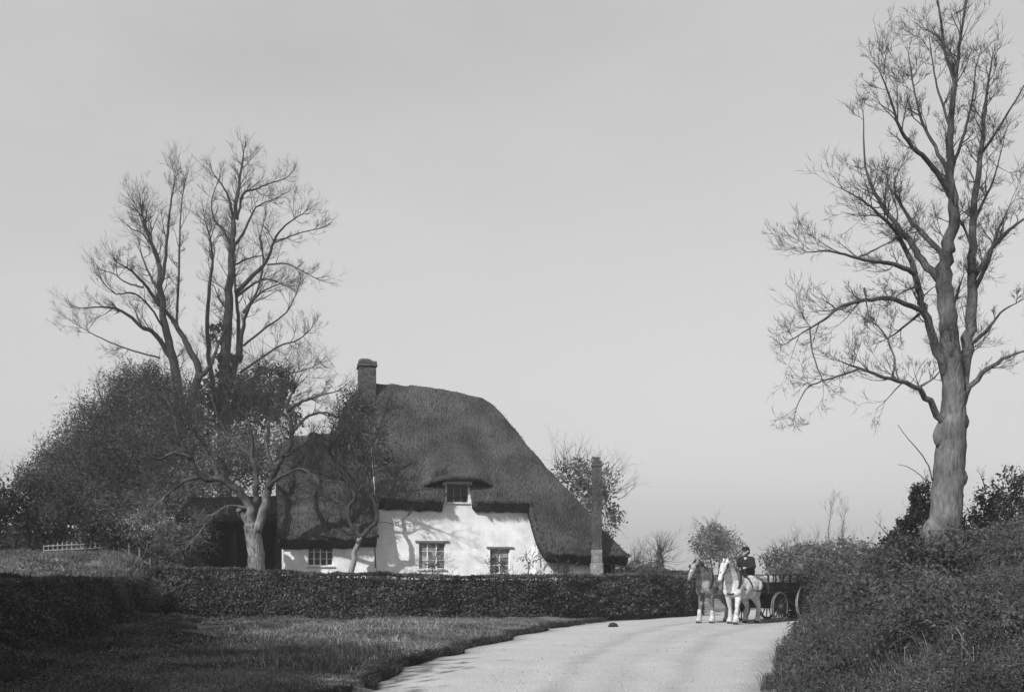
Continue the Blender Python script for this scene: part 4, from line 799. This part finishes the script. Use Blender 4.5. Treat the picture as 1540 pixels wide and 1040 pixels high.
# carter, riding sideways on the grey with his legs on its off side
pe = empty('person', (G.x, G.y, .02), hd, 'carter in dark coat and cap sitting sideways on the grey horse, holding the reins', 'person')
x0 = -.62
skin = [((x0+.16, -.03, 2.20), .055, (x0+.20, -.03, 2.30), .058), ((x0+.21, -.03, 2.36), .098, (x0+.23, -.03, 2.32), .085), ((x0+.27, -.035, 2.29), .05, (x0+.29, -.035, 2.27), .04), ((x0+.315, -.035, 2.345), .012, (x0+.33, -.035, 2.32), .016),
        ((x0+.21, .065, 2.34), .02, (x0+.205, .07, 2.36), .016), ((x0+.21, -.125, 2.34), .02, (x0+.205, -.13, 2.36), .016),
        ((x0+.12, -.03, 1.80), .12, (x0+.15, -.03, 2.12), .10)]
for s, hx in ((1, .47), (-1, .45)):
    y = .13*s-.05; sh0 = (x0+.15, .20*s-.03, 2.10); el = (x0+.24, .28*s-.04, 1.84); wr = (x0+hx, y, 1.80)
    skin += [(sh0, .05, el, .042), (el, .04, wr, .03), (wr, .03, (wr[0]+.07, y-.01*s, 1.80), .034)]
    for f, (dy, dl) in enumerate(((.028, .05), (.01, .058), (-.009, .053), (-.027, .04))):
        a = (wr[0]+.08, y+dy, 1.805); b_ = (wr[0]+.08+dl*.6, y+dy, 1.79); c_ = (wr[0]+.08+dl*.5, y+dy, 1.755); skin += [(a, .0095, b_, .009), (b_, .009, c_, .008)]
    skin += [((wr[0]+.03, y+.03*s, 1.81), .012, (wr[0]+.08, y+.035*s, 1.775), .010)]
skin += [((x0+.05, -.05, 1.70), .13, (x0+.12, -.03, 1.82), .12)]
for k_, s in ((0, .06), (1, -.13)):
    kn = (x0+.18+s, -.42, 1.60); ft = (x0+.20+s, -.50, 1.16); skin += [((x0+.05+s*.7, -.10, 1.68), .08, kn, .06), (kn, .06, ft, .04), (ft, .04, (x0+.31+s, -.55, 1.10), .035)]
organic('body', skin, M['skin'], pe, .010, 2)
coat = [((x0+.03, -.03, 1.68), .23, (x0+.10, -.03, 1.90), .22), ((x0+.10, -.03, 1.90), .22, (x0+.13, .10, 2.04), .15), ((x0+.10, -.03, 1.90), .22, (x0+.13, -.16, 2.04), .15), ((x0+.14, -.03, 2.1), .10, (x0+.17, -.03, 2.17), .078)]
for s in (1, -1):
    y = .13*s-.05; coat += [((x0+.15, .19*s-.03, 2.08), .10, (x0+.24, .30*s-.04, 1.84), .085), ((x0+.24, .30*s-.04, 1.84), .08, (x0+.43, y, 1.80), .056)]
organic('coat', coat, M['cloth'], pe, .02)
tr = []
for s in (.06, -.13):
    kn = (x0+.18+s, -.42, 1.60); ft = (x0+.20+s, -.50, 1.22); tr += [((x0+.05+s*.7, -.08, 1.69), .105, kn, .082), (kn, .08, ft, .062)]
organic('trousers', tr, M['trouser'], pe, .02)
for s in (.06, -.13): organic('boot', [((x0+.2+s, -.50, 1.26), .06, (x0+.21+s, -.51, 1.13), .052), ((x0+.21+s, -.51, 1.13), .05, (x0+.36+s, -.57, 1.08), .042)], M['leather'], pe, .015)
mb = MB(); c = Vector((x0+.20, -.03, 2.40)); mb.tube([c+Vector((0, 0, -.01)), c+Vector((0, 0, .05)), c+Vector((-.01, 0, .085)), c+Vector((-.01, 0, .10))], [.112, .128, .10, .02], 14)
mb.add([c+Vector((.07, .09, 0)), c+Vector((.20, .05, -.02)), c+Vector((.20, -.05, -.02)), c+Vector((.07, -.09, 0)), c+Vector((.07, .09, .015)), c+Vector((.20, .05, -.008)), c+Vector((.20, -.05, -.008)), c+Vector((.07, -.09, .015))], [(3, 2, 1, 0), (4, 5, 6, 7), (0, 1, 5, 4), (1, 2, 6, 5), (2, 3, 7, 6)])
mb.build('cap', M['cloth'], pe, True)
mb = MB(); mb.tube([(x0+.16, -.03, 2.26), (x0+.10, -.03, 2.30), (x0+.115, -.03, 2.40)], [.07, .09, .10], 10); mb.build('hair', M['hair'], pe, True)
mb = MB()
for s in (1, -1): mb.tube([(x0+.53, .13*s-.05, 1.79), (x0+.9, .17*s, 1.72), (.95, .15*s, 1.75), (1.38, .09*s, 1.57)], .010, 5)
r_ = mb.build('reins', M['leather'], pe)
# wagon
wa = math.atan2(-.72, -.69); mid = Vector((6.95, 33.3, 0)); wc = mid+Vector((.69, .72, 0))*3.25
wg = empty('farm_wagon', (wc.x, wc.y, .02), wa, 'dark four-wheeled farm wagon drawn behind the two horses', 'wagon')
def wheel(x, y, rad):
    mb = MB(); ring = [Vector((x+rad*.94*math.cos(a), y, rad+rad*.94*math.sin(a))) for a in np.linspace(0, 2*math.pi, 33)]
    mb.tube(ring, .045, 6); mb.tube([(x, y-.13, rad), (x, y+.13, rad)], [.10, .09], 12)
    w_ = mb.build('wheel', M['wagon'], wg, True); sp = MB()
    for i in range(12): a = 2*math.pi*i/12+.1; sp.tube([(x+.08*math.cos(a), y, rad+.08*math.sin(a)), (x+rad*.9*math.cos(a), y, rad+rad*.9*math.sin(a))], [.03, .02], 5)
    sp.build('spokes', M['wagon'], w_); ty = MB(); n = 40; vs_ = []
    for i in range(n):
        a = 2*math.pi*i/n
        for rr2, yy in ((rad, y-.04), (rad, y+.04), (rad*.955, y+.045), (rad*.955, y-.045)): vs_.append((x+rr2*math.cos(a), yy, rad+rr2*math.sin(a)))
    ty.add(vs_, [(4*i+k, 4*i+(k+1) % 4, 4*((i+1) % n)+(k+1) % 4, 4*((i+1) % n)+k) for i in range(n) for k in range(4)]); ty.build('tyre', M['iron'], w_)
for s in (1, -1): wheel(1.05, .72*s, .50); wheel(-.70, .74*s, .64)
mb = MB(); mb.box((-1.45, -.56, .92), (1.65, .56, .99)); mb.box((-1.4, -.30, .80), (1.4, -.20, .92)); mb.box((-1.4, .20, .80), (1.4, .30, .92)); mb.build('bed', M['wagon'], wg, bevel=.01)
for ax_, az_ in ((1.05, .5), (-.70, .64)): mb = MB(); mb.tube([(ax_, -.67, az_), (ax_, .67, az_)], .05, 8); mb.box((ax_-.1, -.45, az_), (ax_+.1, .45, .8)); mb.build('axle', M['wagon'], wg)
for s in (1, -1):
    mb = MB()
    for k_ in range(2): mb.box((-1.45, .55*s-.015+.02*s*k_, 1.0+.17*k_), (1.65, .55*s+.015+.02*s*k_, 1.155+.17*k_))
    for x in np.linspace(-1.38, 1.58, 7): mb.box((x-.025, .60*s-.02, .95), (x+.025, .60*s+.02, 1.56))
    mb.build('side_board', M['wagon'], wg)
    mb = MB(); mb.box((-1.55, .60*s-.02 if s > 0 else -.84, 1.56), (1.85, .84 if s > 0 else -.58, 1.60)); mb.build('top_rail', M['wagon'], wg)
for x in (1.66, -1.49):
    mb = MB(); mb.box((x, -.6, .98), (x+.03, .6, 1.34)); mb.build('end_board', M['wagon'], wg)
mb = MB()
for s in (.45, -.45): mb.tube([(1.1, s*.6, .6), (1.9, s, .8), (2.6, s, .95), (3.3, s, 1.0)], [.05, .045, .04, .03], 7)
mb.build('shafts', M['wagon'], wg, True)
for x, y, z, ln_, lab in ((1.2, .18, 1.16, .8, 'pale full sack in the wagon front, on the camera side'), (.95, -.25, 1.16, .75, 'pale full sack in the wagon front, on the hedge side')):
    e = empty('sack', (wc.x, wc.y, .02), wa, lab, 'sack'); organic('sack_cloth', [((x-.3, y, z), .17, (x+.25, y+.05, z+.1), .19), ((x-.1, y, z+.25), .16, (x+.3, y+.05, z+.28), .13)], M['sack'], e, .03)
# far low shed wall beyond the garden
# ------------------------------------------------------------------ haze
hm = bpy.data.materials.new('haze'); hm.use_nodes = True; n = hm.node_tree.nodes; l = hm.node_tree.links; n.clear()
pv = n.new('ShaderNodeVolumePrincipled'); pv.inputs['Color'].default_value = (.95, .95, .95, 1); pv.inputs['Density'].default_value = .0011; pv.inputs['Anisotropy'].default_value = .2
om = n.new('ShaderNodeOutputMaterial'); l.new(pv.outputs[0], om.inputs['Volume'])
hz_ = MB().box((-1300, -1300, -6), (1300, 1300, 32)).build('haze', hm); tag(hz_, 'pale spring haze over the lane', 'haze', kind='stuff')
